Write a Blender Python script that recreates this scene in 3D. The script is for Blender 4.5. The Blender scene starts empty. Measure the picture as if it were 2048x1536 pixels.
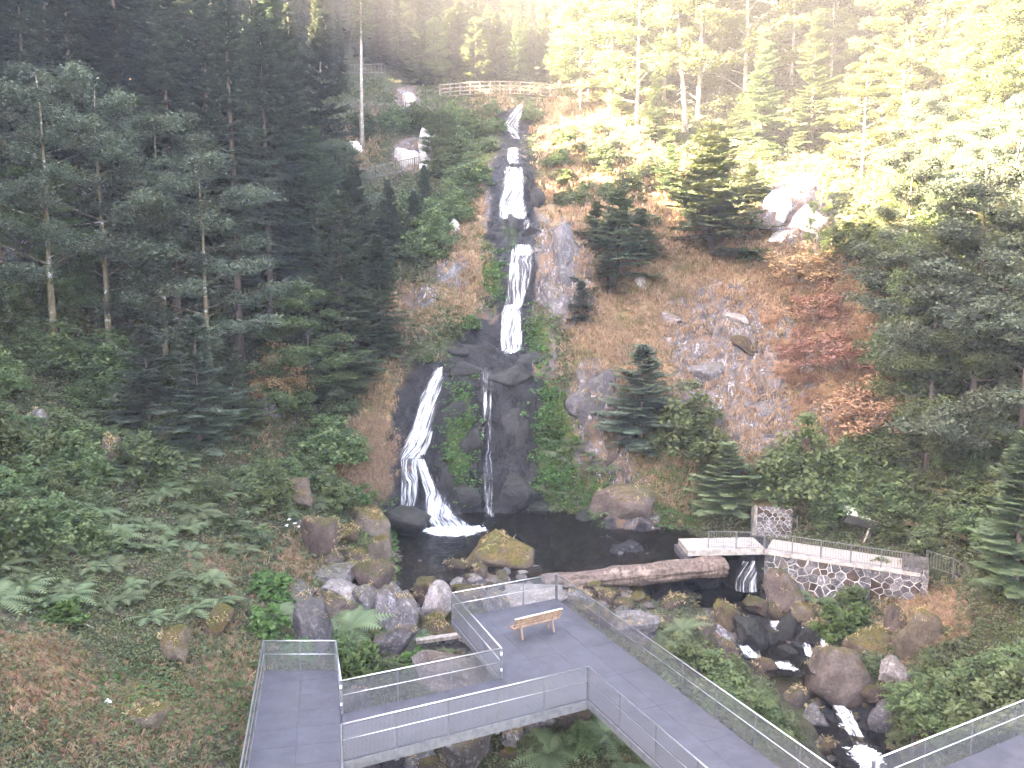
import bpy, math, random
import numpy as np

# ------------------------------------------------------------------ camera, sky, sun, exposure
scene = bpy.context.scene
COL = scene.collection
FPX = 1704.0                       # focal length in pixels of the 2048-pixel-wide photograph
PITCH = math.radians(7.6)
CAMZ = 14.2                        # the camera stands on a mast 14 m above the steel deck (deck = 0)
cam_d = bpy.data.cameras.new('camera')
cam_d.sensor_width = 36.0
cam_d.lens = 36.0 * FPX / 2048.0
cam_d.clip_start = 0.1
cam_d.clip_end = 3000
cam = bpy.data.objects.new('camera', cam_d)
COL.objects.link(cam)
cam.location = (0, 0, CAMZ)
cam.rotation_euler = (math.pi / 2 - PITCH, 0, 0)
scene.camera = cam

SUN_EL = math.radians(23.0)
SUN_AZ = math.radians(16.0)        # behind the camera's left shoulder: direction to the sun = (-cos az, -sin az)
sun_dir = np.array([-math.cos(SUN_AZ) * math.cos(SUN_EL), -math.sin(SUN_AZ) * math.cos(SUN_EL), math.sin(SUN_EL)])
world = bpy.data.worlds.new('World')
scene.world = world
world.use_nodes = True
wn = world.node_tree
bg = wn.nodes['Background']
sky = wn.nodes.new('ShaderNodeTexSky')
sky.sky_type = 'NISHITA'
sky.sun_disc = False
sky.sun_elevation = SUN_EL
sky.sun_rotation = math.atan2(sun_dir[0], sun_dir[1])
sky.air_density = 1.0
sky.dust_density = 2.5
sky.ozone_density = 1.0
wn.links.new(sky.outputs[0], bg.inputs[0])
bg.inputs[1].default_value = 0.05
sl = bpy.data.lights.new('sun', 'SUN')
sl.energy = 5.0
sl.angle = math.radians(0.5)
sl.color = (1.0, 0.88, 0.66)
so = bpy.data.objects.new('sun', sl)
COL.objects.link(so)
so.location = (-60, -20, 80)
from mathutils import Vector, Matrix
so.rotation_euler = Vector(tuple(sun_dir)).to_track_quat('Z', 'Y').to_euler()
vs = scene.view_settings
vs.view_transform = 'Standard'
vs.look = 'None'
vs.exposure = 5.8
vs.use_white_balance = True            # the camera balances for the blue light of the shade
vs.white_balance_temperature = 7400
vs.white_balance_tint = 20
vs.gamma = 1.0
vs.use_curve_mapping = False
cy = scene.cycles
cy.max_bounces = 6
cy.diffuse_bounces = 4
cy.glossy_bounces = 2
cy.transmission_bounces = 4
cy.transparent_max_bounces = 10
cy.volume_bounces = 0
cy.use_denoising = True
cy.adaptive_threshold = 0.02
cy.sample_clamp_indirect = 6.0
cy.caustics_reflective = False
cy.caustics_refractive = False

rng = np.random.default_rng(7)
random.seed(7)
CP, SP = math.cos(PITCH), math.sin(PITCH)

# ------------------------------------------------------------------ numeric helpers
def ray(u, v):
    """slopes of the line of sight through photo pixel (u, v): x per metre of y, z per metre of y"""
    a = (np.asarray(u, float) - 1024) / FPX
    b = (np.asarray(v, float) - 768) / FPX
    yy = CP - b * SP
    return a / yy, (-SP - b * CP) / yy

def at(u, v, y):
    rx, rz = ray(u, v)
    return np.array([rx * y, y, CAMZ + rz * y])

def at_z(u, v, z):
    rx, rz = ray(u, v)
    y = (z - CAMZ) / rz
    return np.array([rx * y, y, z])

def pix(x, y, z):
    dz = z - CAMZ
    zc = y * CP - dz * SP
    yc = y * SP + dz * CP
    zc = np.maximum(zc, 0.5)
    return 1024 + FPX * x / zc, 768 - FPX * yc / zc

_tab = np.random.default_rng(11).random(65536)
def _h(ix, iy, iz, seed):
    h = (ix * 73856093) ^ (iy * 19349663) ^ (iz * 83492791) ^ (seed * 2654435)
    h = (h ^ (h >> 13)) * 1274126177
    return _tab[(h ^ (h >> 16)) & 0xFFFF]

def vnoise(p, seed=0):
    p = np.asarray(p, float)
    i = np.floor(p).astype(np.int64)
    f = p - i
    f = f * f * (3 - 2 * f)
    out = 0
    for dx in (0, 1):
        wx = f[:, 0] if dx else 1 - f[:, 0]
        for dy in (0, 1):
            wy = f[:, 1] if dy else 1 - f[:, 1]
            for dz in (0, 1):
                wz = f[:, 2] if dz else 1 - f[:, 2]
                out = out + wx * wy * wz * _h(i[:, 0] + dx, i[:, 1] + dy, i[:, 2] + dz, seed)
    return out * 2 - 1

def fbm(p, seed=0, octaves=4, gain=0.5):
    out, a, s = 0, 1.0, 0
    p = np.asarray(p, float)
    for k in range(octaves):
        out = out + a * vnoise(p * 2.03 ** k + 17.3 * k, seed + k)
        s += a
        a *= gain
    return out / s

def facets(p, seed=0):
    """blocky facets: each cell of a jittered lattice carries its own height and tilt"""
    p = np.asarray(p, float)
    i = np.floor(p).astype(np.int64)
    best = np.full(len(p), 1e9)
    val = np.zeros(len(p))
    for dx in (-1, 0, 1):
        for dy in (-1, 0, 1):
            for dz in (-1, 0, 1):
                c = i + np.array([dx, dy, dz])
                j = np.stack([_h(c[:, 0], c[:, 1], c[:, 2], seed + k) for k in range(3)], 1)
                q = p - (c + j)
                d = (q * q).sum(1)
                hgt = _h(c[:, 0], c[:, 1], c[:, 2], seed + 5) - 0.5
                t = np.stack([_h(c[:, 0], c[:, 1], c[:, 2], seed + 6 + k) - 0.5 for k in range(3)], 1)
                w = hgt + (q * t).sum(1) * 1.2
                m = d < best
                best = np.where(m, d, best)
                val = np.where(m, w, val)
    return val, np.sqrt(best)

# ------------------------------------------------------------------ object helpers
def np_mesh(name, verts, faces, mats=(), smooth=False, attrs=None, mat_index=None):
    """one mesh from arrays; faces is an (n,3) or (n,4) array or a list of those"""
    if not isinstance(faces, list):
        faces = [faces]
    faces = [np.asarray(f, np.int32) for f in faces if len(f)]
    me = bpy.data.meshes.new(name)
    verts = np.asarray(verts, np.float32)
    me.vertices.add(len(verts))
    me.vertices.foreach_set('co', verts.ravel())
    nl = sum(f.size for f in faces)
    npoly = sum(len(f) for f in faces)
    me.loops.add(nl)
    me.polygons.add(npoly)
    me.loops.foreach_set('vertex_index', np.concatenate([f.ravel() for f in faces]))
    tot = np.concatenate([np.full(len(f), f.shape[1], np.int32) for f in faces])
    me.polygons.foreach_set('loop_start', np.concatenate([[0], np.cumsum(tot)[:-1]]).astype(np.int32))
    if mat_index is not None:
        me.polygons.foreach_set('material_index', np.asarray(mat_index, np.int32))
    me.polygons.foreach_set('use_smooth', np.full(npoly, bool(smooth)))
    for k, a in (attrs or {}).items():
        a = np.asarray(a, np.float32)
        if a.ndim == 1:
            at_ = me.attributes.new(k, 'FLOAT', 'POINT')
            at_.data.foreach_set('value', a)
        else:
            at_ = me.attributes.new(k, 'FLOAT_COLOR', 'POINT')
            at_.data.foreach_set('color', a.ravel())
    for m in mats:
        me.materials.append(m)
    me.update(calc_edges=True)
    me.validate()
    return me

class MB:
    """collects vertices and polygons for one small mesh"""
    def __init__(s):
        s.v, s.f, s.smooth = [], [], []
    def add(s, vs, fs, smooth=False):
        o = len(s.v)
        s.v += [tuple(map(float, v)) for v in vs]
        s.f += [tuple(i + o for i in f) for f in fs]
        s.smooth += [smooth] * len(fs)
        return s
    def box(s, c, size, rz=0.0, axes=None):
        c = np.asarray(c, float)
        if axes is None:
            ax = np.array([math.cos(rz), math.sin(rz), 0]); ay = np.array([-math.sin(rz), math.cos(rz), 0]); az = np.array([0, 0, 1.0])
        else:
            ax, ay, az = [np.asarray(a, float) for a in axes]
        h = np.asarray(size, float) / 2
        vs = [c + sx * h[0] * ax + sy * h[1] * ay + sz * h[2] * az for sz in (-1, 1) for sy in (-1, 1) for sx in (-1, 1)]
        return s.add(vs, [(0, 2, 3, 1), (4, 5, 7, 6), (0, 1, 5, 4), (2, 6, 7, 3), (0, 4, 6, 2), (1, 3, 7, 5)])
    def beam(s, a, b, w, h, up=(0, 0, 1)):
        a, b = np.asarray(a, float), np.asarray(b, float)
        d = b - a; L = np.linalg.norm(d); d = d / L
        side = np.cross(d, up); n = np.linalg.norm(side)
        side = np.array([1.0, 0, 0]) if n < 1e-6 else side / n
        u2 = np.cross(side, d)
        return s.box((a + b) / 2, (L, w, h), axes=(d, side, u2))
    def tube(s, pts, rad, n=8, caps=True):
        pts = [np.asarray(p, float) for p in pts]
        rad = [rad] * len(pts) if np.isscalar(rad) else list(rad)
        vs, fs = [], []
        prev = None
        for k, p in enumerate(pts):
            d = pts[min(k + 1, len(pts) - 1)] - pts[max(k - 1, 0)]
            d = d / (np.linalg.norm(d) + 1e-9)
            ref = prev if prev is not None else (np.array([1.0, 0, 0]) if abs(d[0]) < 0.9 else np.array([0, 1.0, 0]))
            x = ref - d * np.dot(ref, d); x = x / (np.linalg.norm(x) + 1e-9)
            prev = x
            y = np.cross(d, x)
            for j in range(n):
                a = 2 * math.pi * j / n
                vs.append(p + rad[k] * (math.cos(a) * x + math.sin(a) * y))
        for k in range(len(pts) - 1):
            for j in range(n):
                fs.append((k * n + j, k * n + (j + 1) % n, (k + 1) * n + (j + 1) % n, (k + 1) * n + j))
        s.add(vs, fs, True)
        if caps:
            o = len(s.v) - len(vs)
            s.f.append(tuple(o + j for j in reversed(range(n)))); s.smooth.append(False)
            s.f.append(tuple(o + (len(pts) - 1) * n + j for j in range(n))); s.smooth.append(False)
        return s
    def prism(s, poly, z0, z1):
        n = len(poly)
        vs = [(p[0], p[1], z0) for p in poly] + [(p[0], p[1], z1) for p in poly]
        fs = [tuple(reversed(range(n))), tuple(range(n, 2 * n))] + [(i, (i + 1) % n, n + (i + 1) % n, n + i) for i in range(n)]
        return s.add(vs, fs)
    def mesh(s, name, mat):
        me = bpy.data.meshes.new(name)
        me.from_pydata(s.v, [], s.f)
        me.polygons.foreach_set('use_smooth', s.smooth)
        if mat:
            me.materials.append(mat)
        me.update()
        return me
    def build(s, name, mat, parent=None):
        return link(name, s.mesh(name, mat), parent)

def link(name, data, parent=None):
    o = bpy.data.objects.new(name, data)
    COL.objects.link(o)
    if parent is not None:
        o.parent = parent
    return o

def tag(o, label=None, cat=None, group=None, kind=None):
    if label: o['label'] = label
    if cat: o['category'] = cat
    if group: o['group'] = group
    if kind: o['kind'] = kind
    return o

def empty(name, loc=(0, 0, 0), rz=0.0):
    o = link(name, None)
    o.empty_display_size = 0.3
    o.location = tuple(map(float, loc))
    o.rotation_euler = (0, 0, rz)
    return o

# ------------------------------------------------------------------ material helpers
class NT:
    def __init__(s, name):
        s.m = bpy.data.materials.new(name)
        s.m.use_nodes = True
        s.t = s.m.node_tree
        s.t.nodes.clear()
        s.out = s.t.nodes.new('ShaderNodeOutputMaterial')
    def n(s, typ, **kw):
        nd = s.t.nodes.new('ShaderNode' + typ)
        for k, v in kw.items():
            if k.startswith('i_'):
                key = k[2:]
                key = int(key) if key.isdigit() else key.replace('_', ' ')
                s.put(nd.inputs[key], v)
            else:
                setattr(nd, k, v)
        return nd
    def put(s, sock, v):
        if hasattr(v, 'is_output') or isinstance(v, bpy.types.NodeSocket):
            s.t.links.new(v, sock)
        elif isinstance(v, bpy.types.Node):
            s.t.links.new(v.outputs[0], sock)
        else:
            if isinstance(v, (tuple, list)) and len(v) == 3 and sock.type == 'RGBA':
                v = (*v, 1.0)
            sock.default_value = v
    def noise(s, scale, detail=4.0, rough=0.55, vec=None, dist=0.0):
        nd = s.n('TexNoise')
        nd.inputs['Scale'].default_value = scale
        nd.inputs['Detail'].default_value = detail
        nd.inputs['Roughness'].default_value = rough
        nd.inputs['Distortion'].default_value = dist
        if vec is not None:
            s.put(nd.inputs['Vector'], vec)
        return nd.outputs['Fac']
    def ramp(s, fac, a, b, c0=0.0, c1=1.0):
        nd = s.n('MapRange')
        nd.interpolation_type = 'SMOOTHSTEP'
        s.put(nd.inputs['Value'], fac)
        nd.inputs['From Min'].default_value = a
        nd.inputs['From Max'].default_value = b
        nd.inputs['To Min'].default_value = c0
        nd.inputs['To Max'].default_value = c1
        return nd.outputs['Result']
    def math(s, op, a, b=0.0):
        nd = s.n('Math', operation=op)
        s.put(nd.inputs[0], a)
        s.put(nd.inputs[1], b)
        return nd.outputs[0]
    def mix(s, fac, a, b):
        nd = s.n('MixRGB')
        s.put(nd.inputs[0], fac)
        s.put(nd.inputs[1], a)
        s.put(nd.inputs[2], b)
        return nd.outputs[0]
    def attr(s, name, out='Fac'):
        nd = s.n('Attribute')
        nd.attribute_name = name
        return nd.outputs[out]
    def coord(s, kind='Object'):
        return s.n('TexCoord').outputs[kind]
    def mapping(s, vec, scale=(1, 1, 1)):
        nd = s.n('Mapping')
        s.put(nd.inputs['Vector'], vec)
        nd.inputs['Scale'].default_value = scale
        return nd.outputs[0]
    def bump(s, height, strength=0.5, dist=0.05):
        nd = s.n('Bump')
        nd.inputs['Strength'].default_value = strength
        nd.inputs['Distance'].default_value = dist
        s.put(nd.inputs['Height'], height)
        return nd.outputs[0]
    def principled(s, color, rough=0.8, normal=None, metallic=0.0, spec=0.3):
        nd = s.n('BsdfPrincipled')
        s.put(nd.inputs['Base Color'], color)
        s.put(nd.inputs['Roughness'], rough)
        s.put(nd.inputs['Metallic'], metallic)
        nd.inputs['Specular IOR Level'].default_value = spec
        if normal is not None:
            s.put(nd.inputs['Normal'], normal)
        return nd.outputs[0]
    def done(s, shader):
        s.put(s.out.inputs['Surface'], shader)
        return s.m
# ------------------------------------------------------------------ the ravine: one ground sheet through surveyed points
# (photo column, photo row, distance)  or  (photo column, photo row, 'z', height)
SURV = [
 # pool and fall foot
 (830,1100,'z',-2.5),(950,1090,'z',-2.9),(1150,1080,'z',-2.9),(1300,1085,'z',-2.6),(900,1150,'z',-2.3),(1080,1130,'z',-2.2),(1250,1110,'z',-2.1),
 (1400,1100,'z',-2.3),(950,1052,'z',-2.6),(1100,1038,'z',-2.6),(1240,1045,'z',-2.3),(1370,1075,'z',-2.3),
 # main cliff behind the pool
 (960,1040,55),(1090,1030,55.6),(870,1040,54.2),(1000,880,56.6),(900,850,56.4),(1090,880,57),(1000,725,58.2),(930,720,58.4),(1080,760,58.5),
 (1020,712,60.5),(1050,705,61),(960,690,61.5),(1025,612,62.6),(1040,495,65),(1075,490,65),(1000,500,65.5),
 (1040,484,68.5),(1030,440,70),(1035,335,74.5),(1030,300,77),(1060,320,76.5),(985,400,72),(985,330,77),(1040,290,83),(1035,200,88.5),(990,220,88),(1060,230,88),
 (1000,186,91.5),(1070,188,91.5),(940,190,91.5),
 # flanks of the falls
 (800,920,54),(830,1035,53),(790,830,56),(870,735,57.8),(800,720,58.8),(880,650,61),(820,600,63),(930,540,64.5),(900,460,68),(960,440,69.5),
 (940,380,73),(870,400,75),(930,310,80),(870,330,81),(780,350,78),(830,330,81),(870,220,89),(780,225,87),(700,230,85),
 (1090,500,64.5),(1140,450,65.5),(1100,600,62.5),(1160,560,62.6),(1150,680,60.5),(1150,800,57.5),(1220,860,56),(1180,1000,55),
 (1240,980,53.5),(1290,1030,51.5),(1380,1050,50.5),(1450,1040,49.6),
 # right slope and rock face
 (1300,900,54.5),(1250,700,60),(1330,640,62),(1400,760,57.5),(1480,950,51),(1550,980,50),(1600,900,52),(1500,700,59),(1600,780,55.5),(1450,560,63.5),(1600,600,61),
 (1600,500,64.5),(1480,480,66.5),(1300,500,66),(1250,420,70),(1100,400,74),(1150,330,77),(1250,300,79),(1350,400,72),(1500,350,74.5),(1590,400,70),(1400,250,83),(1130,260,83),(1200,200,90),
 (1700,400,68.5),(1720,600,58.5),(1700,760,54.5),(1700,900,51),(1700,1000,48.6),(1800,1000,47.8),(1900,1000,46.5),(1900,800,49),(1900,600,53),(2048,420,55),(2048,700,47),(2048,950,42.5),
 # path, bridge head and wall on the right bank
 (1540,1085,'z',-1.2),(1620,1080,'z',-1.2),(1700,1085,'z',-1.2),(1560,1066,'z',-1.15),(1800,1105,'z',-1.25),(1850,1112,'z',-1.2),(1780,1085,'z',-0.9),(1880,1090,'z',-0.2),
 (1540,1150,'z',-3.2),(1640,1180,'z',-3.2),(1740,1210,'z',-3.0),(1830,1200,'z',-2.6),(1930,1180,'z',-1.5),(1960,1130,'z',0.3),(2048,1180,'z',1.0),
 # creek
 (1480,1150,'z',-3.9),(1400,1170,'z',-3.6),(1500,1195,'z',-4.0),(1560,1260,'z',-4.6),(1600,1335,'z',-5.2),(1690,1420,'z',-6.0),(1740,1500,'z',-6.8),(1770,1560,'z',-7.3),
 (1430,1250,'z',-3.6),(1400,1340,'z',-3.2),(1500,1400,'z',-4.0),(1560,1480,'z',-4.6),(1700,1270,'z',-3.8),(1800,1330,'z',-3.6),(1850,1250,'z',-2.3),(1950,1240,'z',-0.8),
 (1900,1380,'z',-3.6),(2040,1330,'z',-1.0),(2048,1440,'z',-2.2),(1900,1500,'z',-4.5),
 # stones between pool and deck
 (1130,1170,'z',-2.3),(1230,1200,'z',-2.6),(1330,1230,'z',-3.0),(1290,1320,'z',-3.0),(980,1180,'z',-2.2),(880,1180,'z',-2.1),(800,1200,'z',-1.9),(700,1150,'z',-1.2),(760,1110,'z',-1.5),
 (640,1200,'z',-1.2),(700,1260,'z',-1.8),(860,1270,'z',-2.8),(930,1290,'z',-3.0),(780,1330,'z',-2.2),(870,1390,'z',-2.6),(760,1500,'z',-4.4),(900,1530,'z',-4.2),(1030,1500,'z',-3.6),(1130,1470,'z',-3.2),(1250,1500,'z',-3.0),(650,1330,'z',-1.6),(600,1320,'z',-1.2),
 # left slope
 (700,1020,49.5),(730,900,53),(650,940,50),(600,1020,46.5),(600,850,53.5),(700,780,56.5),(700,680,59),(750,560,64),(500,1080,'z',0.6),(430,1180,'z',0.4),(520,1230,'z',-0.4),(480,1340,'z',-0.9),(400,1440,'z',-0.9),(420,1530,'z',-1.2),
 (300,1480,'z',-0.3),(200,1530,'z',0.0),(60,1530,'z',0.9),(280,1350,'z',0.2),(60,1330,'z',2.2),(150,1420,'z',0.7),(200,1240,'z',1.4),(350,1150,'z',1.6),(100,1110,'z',3.2),(0,1000,'z',4.6),(220,1000,'z',3.4),
 (400,960,'z',3.4),(220,890,'z',5.2),(0,800,'z',7.8),(130,740,'z',8.6),(260,720,'z',8.6),(400,870,'z',5.0),(500,800,52.5),(400,700,54.5),(530,700,58),(600,600,61.5),(0,560,50.5),(60,540,51),(170,580,52),(300,560,57),(450,560,62),
 (200,430,60),(60,430,55),(650,470,68),(600,330,79),(400,330,75),(200,300,69),(0,300,61),(700,150,96),(550,130,98),(350,130,92),(150,130,83),(0,130,72),(850,130,103),(960,110,112),(1060,110,115),
 (1000,40,135),(800,30,130),(500,20,118),(150,20,100),
 # upper right
 (1400,120,98),(1250,110,104),(1650,280,77),(1700,200,82),(1900,330,64),(2048,250,61),(1900,150,76),(1600,60,103),(1300,20,122),(1850,30,92),(2048,60,78),
]
XTRA = [(-26,6,7),(-20,14,3),(-40,8,17),(-45,28,20),(-34,24,9),(-36,40,13.5),(-55,45,27),(-70,30,36),(-90,60,46),(-60,75,36),(-80,100,55),(-60,120,60),(-110,20,46),(-70,0,30),(-110,-40,40),
        (-10,8,-2.5),(0,0,-2.2),(0,14,-3.6),(10,8,-5.2),(14,16,-7.5),(20,10,-6),(8,24,-4.2),(30,4,-3),(36,22,6),(44,40,18),(56,56,34),(70,80,52),(60,20,24),(90,30,45),(120,80,80),(60,110,66),
        (0,165,58),(-50,170,75),(50,160,80),(0,240,80),(-120,200,95),(120,200,110),(0,-60,-12),(60,-60,10),(-50,-60,14),(0,400,110),(-300,100,120),(300,100,130),(0,-300,-30),(300,-200,90),(-300,-200,90),(-200,400,140),(200,400,140)]
_pts = []
for r in SURV:
    _pts.append(at_z(r[0], r[1], r[3]) if r[2] == 'z' else at(r[0], r[1], r[2]))
_pts += [np.array(p, float) for p in XTRA]
_pts = np.array(_pts)

class Surface:
    C2 = 1.2 ** 2
    def __init__(s, P, smooth=0.02):
        s.P = P[:, :2]
        n = len(P)
        d = np.sqrt(((s.P[:, None] - s.P[None]) ** 2).sum(2) + s.C2)
        A = np.zeros((n + 3, n + 3))
        A[:n, :n] = -d - np.eye(n) * smooth * 0 + np.eye(n) * 0.35
        A[:n, n] = 1; A[:n, n + 1:] = s.P; A[n, :n] = 1; A[n + 1:, :n] = s.P.T
        b = np.zeros(n + 3); b[:n] = P[:, 2]
        s.w = np.linalg.solve(A, b)
    def __call__(s, x, y):
        q = np.stack([np.ravel(x), np.ravel(y)], 1)
        out = np.empty(len(q))
        for k in range(0, len(q), 20000):
            c = q[k:k + 20000]
            d = np.sqrt(((c[:, None, 0] - s.P[None, :, 0]) ** 2 + (c[:, None, 1] - s.P[None, :, 1]) ** 2) + s.C2)
            out[k:k + 20000] = -d @ s.w[:-3] + s.w[-3] + c @ s.w[-2:]
        return out.reshape(np.shape(x))

surf = Surface(_pts)
def _axis(lo, hi, step, out_lo, out_hi, n1, n2):
    core = np.arange(lo, hi + 1e-6, step)
    def tail(d, n):
        g = np.linspace(0, 1, n + 1)[1:]
        return step * n * g * 1.0 + (d - step * n) * g ** 3
    return np.concatenate([(lo - tail(lo - out_lo, n1))[::-1], core, hi + tail(out_hi - hi, n2)])
GX = _axis(-34, 34, 0.2, -260, 260, 50, 50)
GY = _axis(19, 96, 0.19, -160, 380, 40, 70)
MX, MY = np.meshgrid(GX, GY)
H0 = np.clip(surf(MX, MY), -14, 72)
_q = np.stack([MX.ravel(), MY.ravel(), H0.ravel()], 1)
# where the ground is bare rock, wet rock, dry grass, moss (blobs over the photo's view of the slope)
U, V = pix(_q[:, 0], _q[:, 1], _q[:, 2])
def blobs(L):
    out = np.zeros(len(U))
    for (u, v, ru, rv, s) in L:
        out += s * np.exp(-(((U - u) / ru) ** 2 + ((V - v) / rv) ** 2) ** 1.5)
    return out
infront = _q[:, 1] > 12
ROCK = blobs([(1000,870,110,190,1.2),(1130,540,55,95,1.2),(1450,730,120,160,.95),(1400,640,90,70,.7),(1580,830,120,140,.9),(1520,700,90,90,.6),(1190,840,60,130,1.0),(1260,1000,70,60,.9),(1590,430,75,70,1.2),(1150,600,60,60,.8),
             (905,545,40,40,.9),(840,600,45,25,.9),(30,510,50,40,1),(825,310,45,35,1.1),(815,195,30,30,.9),(1010,690,80,30,1),(1030,560,50,80,1),(1020,380,60,90,1.0),(1030,450,60,30,1),(985,640,40,70,.8),(1075,720,40,60,.9),
             (830,960,60,110,.9),(900,1190,130,40,.9),(1200,1180,150,60,.7),(1500,1240,120,90,.7),(1690,1440,90,110,.7),(880,1330,160,70,.5),(780,1500,100,60,.9),(1100,1100,350,60,1),(700,330,60,40,.4),(520,800,50,30,.6),(1230,900,40,60,.6)])
WET = blobs([(990,880,125,190,1.3),(1030,560,45,90,1.1),(1025,380,48,110,1.1),(1030,460,50,35,1.1),(1000,690,75,35,1.2),(850,880,70,150,1.2),(830,1020,60,60,1.1),(1100,1090,330,50,1),(1490,1180,80,70,1.2),(1560,1290,90,60,1.1),
            (1700,1440,70,110,1.1),(780,1500,110,50,1),(900,1290,90,40,.7),(1030,240,40,40,.8),(860,1180,90,30,.8),(1350,1170,70,30,1)])
DRY = blobs([(1400,560,160,120,.9),(1250,700,120,110,.9),(1200,620,60,80,.7),(1560,560,120,90,.8),(1700,700,120,140,.9),(1480,840,140,130,.6),(1620,900,130,120,.7),(1130,400,70,120,.8),(1300,400,130,130,.7),(930,560,50,110,.8),(950,400,50,70,.7),
            (720,930,60,80,1.0),(760,780,50,110,.7),(820,620,60,60,.7),(70,1390,130,110,.5),(300,1460,200,100,.42),(450,1320,90,110,.4),(560,900,70,60,.3),(1130,250,60,70,.8),(1250,180,80,90,.7),(1000,210,60,30,.5),(1330,950,110,80,.8),
            (1850,1230,90,70,.9),(700,290,60,60,.5),(430,1130,70,50,.45),(600,1120,70,60,.5),(1640,1230,60,40,.5),(260,800,60,40,.5)])
MOSS = blobs([(920,870,35,110,.9),(1110,900,45,130,1.0),(1180,1000,60,50,.8),(1360,980,70,70,1.0),(985,560,25,60,.8),(1080,680,30,70,.7),(900,350,60,80,.6),(1020,470,30,30,.6),(950,300,50,40,.7),(760,1080,60,60,.6),(500,1400,120,90,.3),(280,1420,90,60,.6)])
for a in (ROCK, WET, DRY, MOSS):
    np.clip(a, 0, 1, out=a)
    a *= infront
n1 = fbm(_q * 0.16, 3, 4)
n2 = fbm(_q * 0.9, 9, 4)
fc, fd = facets(_q * np.array([0.42, 0.42, 0.36]), 21)
fc2, fd2 = facets(_q * np.array([1.1, 1.1, 0.8]), 31)
near = np.clip((_q[:, 1] - 8) / 12, 0, 1)
rough_ = 0.25 + 0.75 * np.clip(n1 + 0.5, 0, 1)
Hf = _q[:, 2] + near * (0.45 * n1 + 0.16 * n2 * rough_ + ROCK * (1.05 * fc + 0.5 * fc2) + (1 - ROCK) * 0.12 * fc2)
# level paths, a step of ground kept below the decks
def flat(hf, u0, x0, y0, x1, y1, half, z0, z1, soft=0.8):
    dx, dy = x1 - x0, y1 - y0
    L2 = dx * dx + dy * dy
    t = np.clip(((_q[:, 0] - x0) * dx + (_q[:, 1] - y0) * dy) / L2, 0, 1)
    d = np.hypot(_q[:, 0] - x0 - t * dx, _q[:, 1] - y0 - t * dy)
    w = np.clip((half + soft - d) / soft, 0, 1)
    w = w * w * (3 - 2 * w)
    return hf * (1 - w) + (z0 + (z1 - z0) * t) * w
for (u_, v_, z_, s_, r_) in [(50,1390,1.6,1.2,1.9),(130,1330,1.4,.7,1.2),(300,1440,0,.5,1.0),(440,1180,.8,.6,1.3),(600,1010,1.2,.9,1.6),(330,1290,.6,.6,1.1),(720,900,2.8,.9,1.4)]:
    c_ = at_z(u_, v_, z_)
    Hf = Hf + s_ * np.exp(-((_q[:, 0] - c_[0]) ** 2 + (_q[:, 1] - c_[1]) ** 2) / r_ ** 2)
Hf = flat(Hf, 0, 13.8, 47.2, 21.5, 44.4, 1.2, -1.2, -1.2, 0.5)
H = Hf.reshape(MX.shape)
del n1, n2, fc, fd, fc2, fd2

def _cell(A, q):
    k = np.clip(np.searchsorted(A, q) - 1, 0, len(A) - 2)
    return k, (q - A[k]) / (A[k + 1] - A[k])
def _bil(F, x, y):
    x, y = np.asarray(x, float), np.asarray(y, float)
    i, fx = _cell(GX, x)
    j, fy = _cell(GY, y)
    return F[j, i] * (1 - fx) * (1 - fy) + F[j, i + 1] * fx * (1 - fy) + F[j + 1, i] * (1 - fx) * fy + F[j + 1, i + 1] * fx * fy
def ground(x, y):
    return _bil(H, x, y)
_ys = np.arange(14.0, 175.0, 0.1)
def hit(u, v):
    """first ground point along the line of sight through a photo pixel"""
    u, v = np.atleast_1d(np.asarray(u, float)), np.atleast_1d(np.asarray(v, float))
    out = np.zeros((len(u), 3))
    for k in range(0, len(u), 400):
        rx, rz = ray(u[k:k + 400], v[k:k + 400])
        X = rx[:, None] * _ys[None]
        Z = CAMZ + rz[:, None] * _ys[None]
        under = Z < ground(X, np.broadcast_to(_ys, X.shape))
        i = np.where(under.any(1), under.argmax(1), len(_ys) - 1)
        y = _ys[i] - 0.05
        out[k:k + 400] = np.stack([rx * y, y, CAMZ + rz * y], 1)
    return out
_hu, _hv = np.arange(-100, 2155, 6.0), np.arange(140, 1612, 6.0)
_hmap = None
def hit_map(u, v):
    """the same, read from a table of distances"""
    global _hmap
    if _hmap is None:
        g = np.meshgrid(_hu, _hv)
        uu, vv = g[0].ravel(), g[1].ravel()
        ys = np.concatenate([np.arange(14, 75, .25), np.arange(75, 175, .6)])
        _hmap = np.empty(len(uu))
        for k in range(0, len(uu), 3000):
            rx, rz = ray(uu[k:k + 3000], vv[k:k + 3000])
            X = rx[:, None] * ys[None]
            un = CAMZ + rz[:, None] * ys[None] < ground(X, np.broadcast_to(ys, X.shape))
            _hmap[k:k + 3000] = ys[np.where(un.any(1), un.argmax(1), len(ys) - 1)]
        _hmap = _hmap.reshape(g[0].shape)
    i = np.clip(((u - _hu[0]) / 6 + .5).astype(int), 0, len(_hu) - 1)
    j = np.clip(((v - _hv[0]) / 6 + .5).astype(int), 0, len(_hv) - 1)
    y = _hmap[j, i] - .1 + np.random.default_rng(3).uniform(-.2, .2, len(u))
    rx, rz = ray(u, v)
    x = rx * y
    return np.stack([x, y, ground(x, y)], 1)
def hit1(u, v):
    return hit([u], [v])[0]
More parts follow.
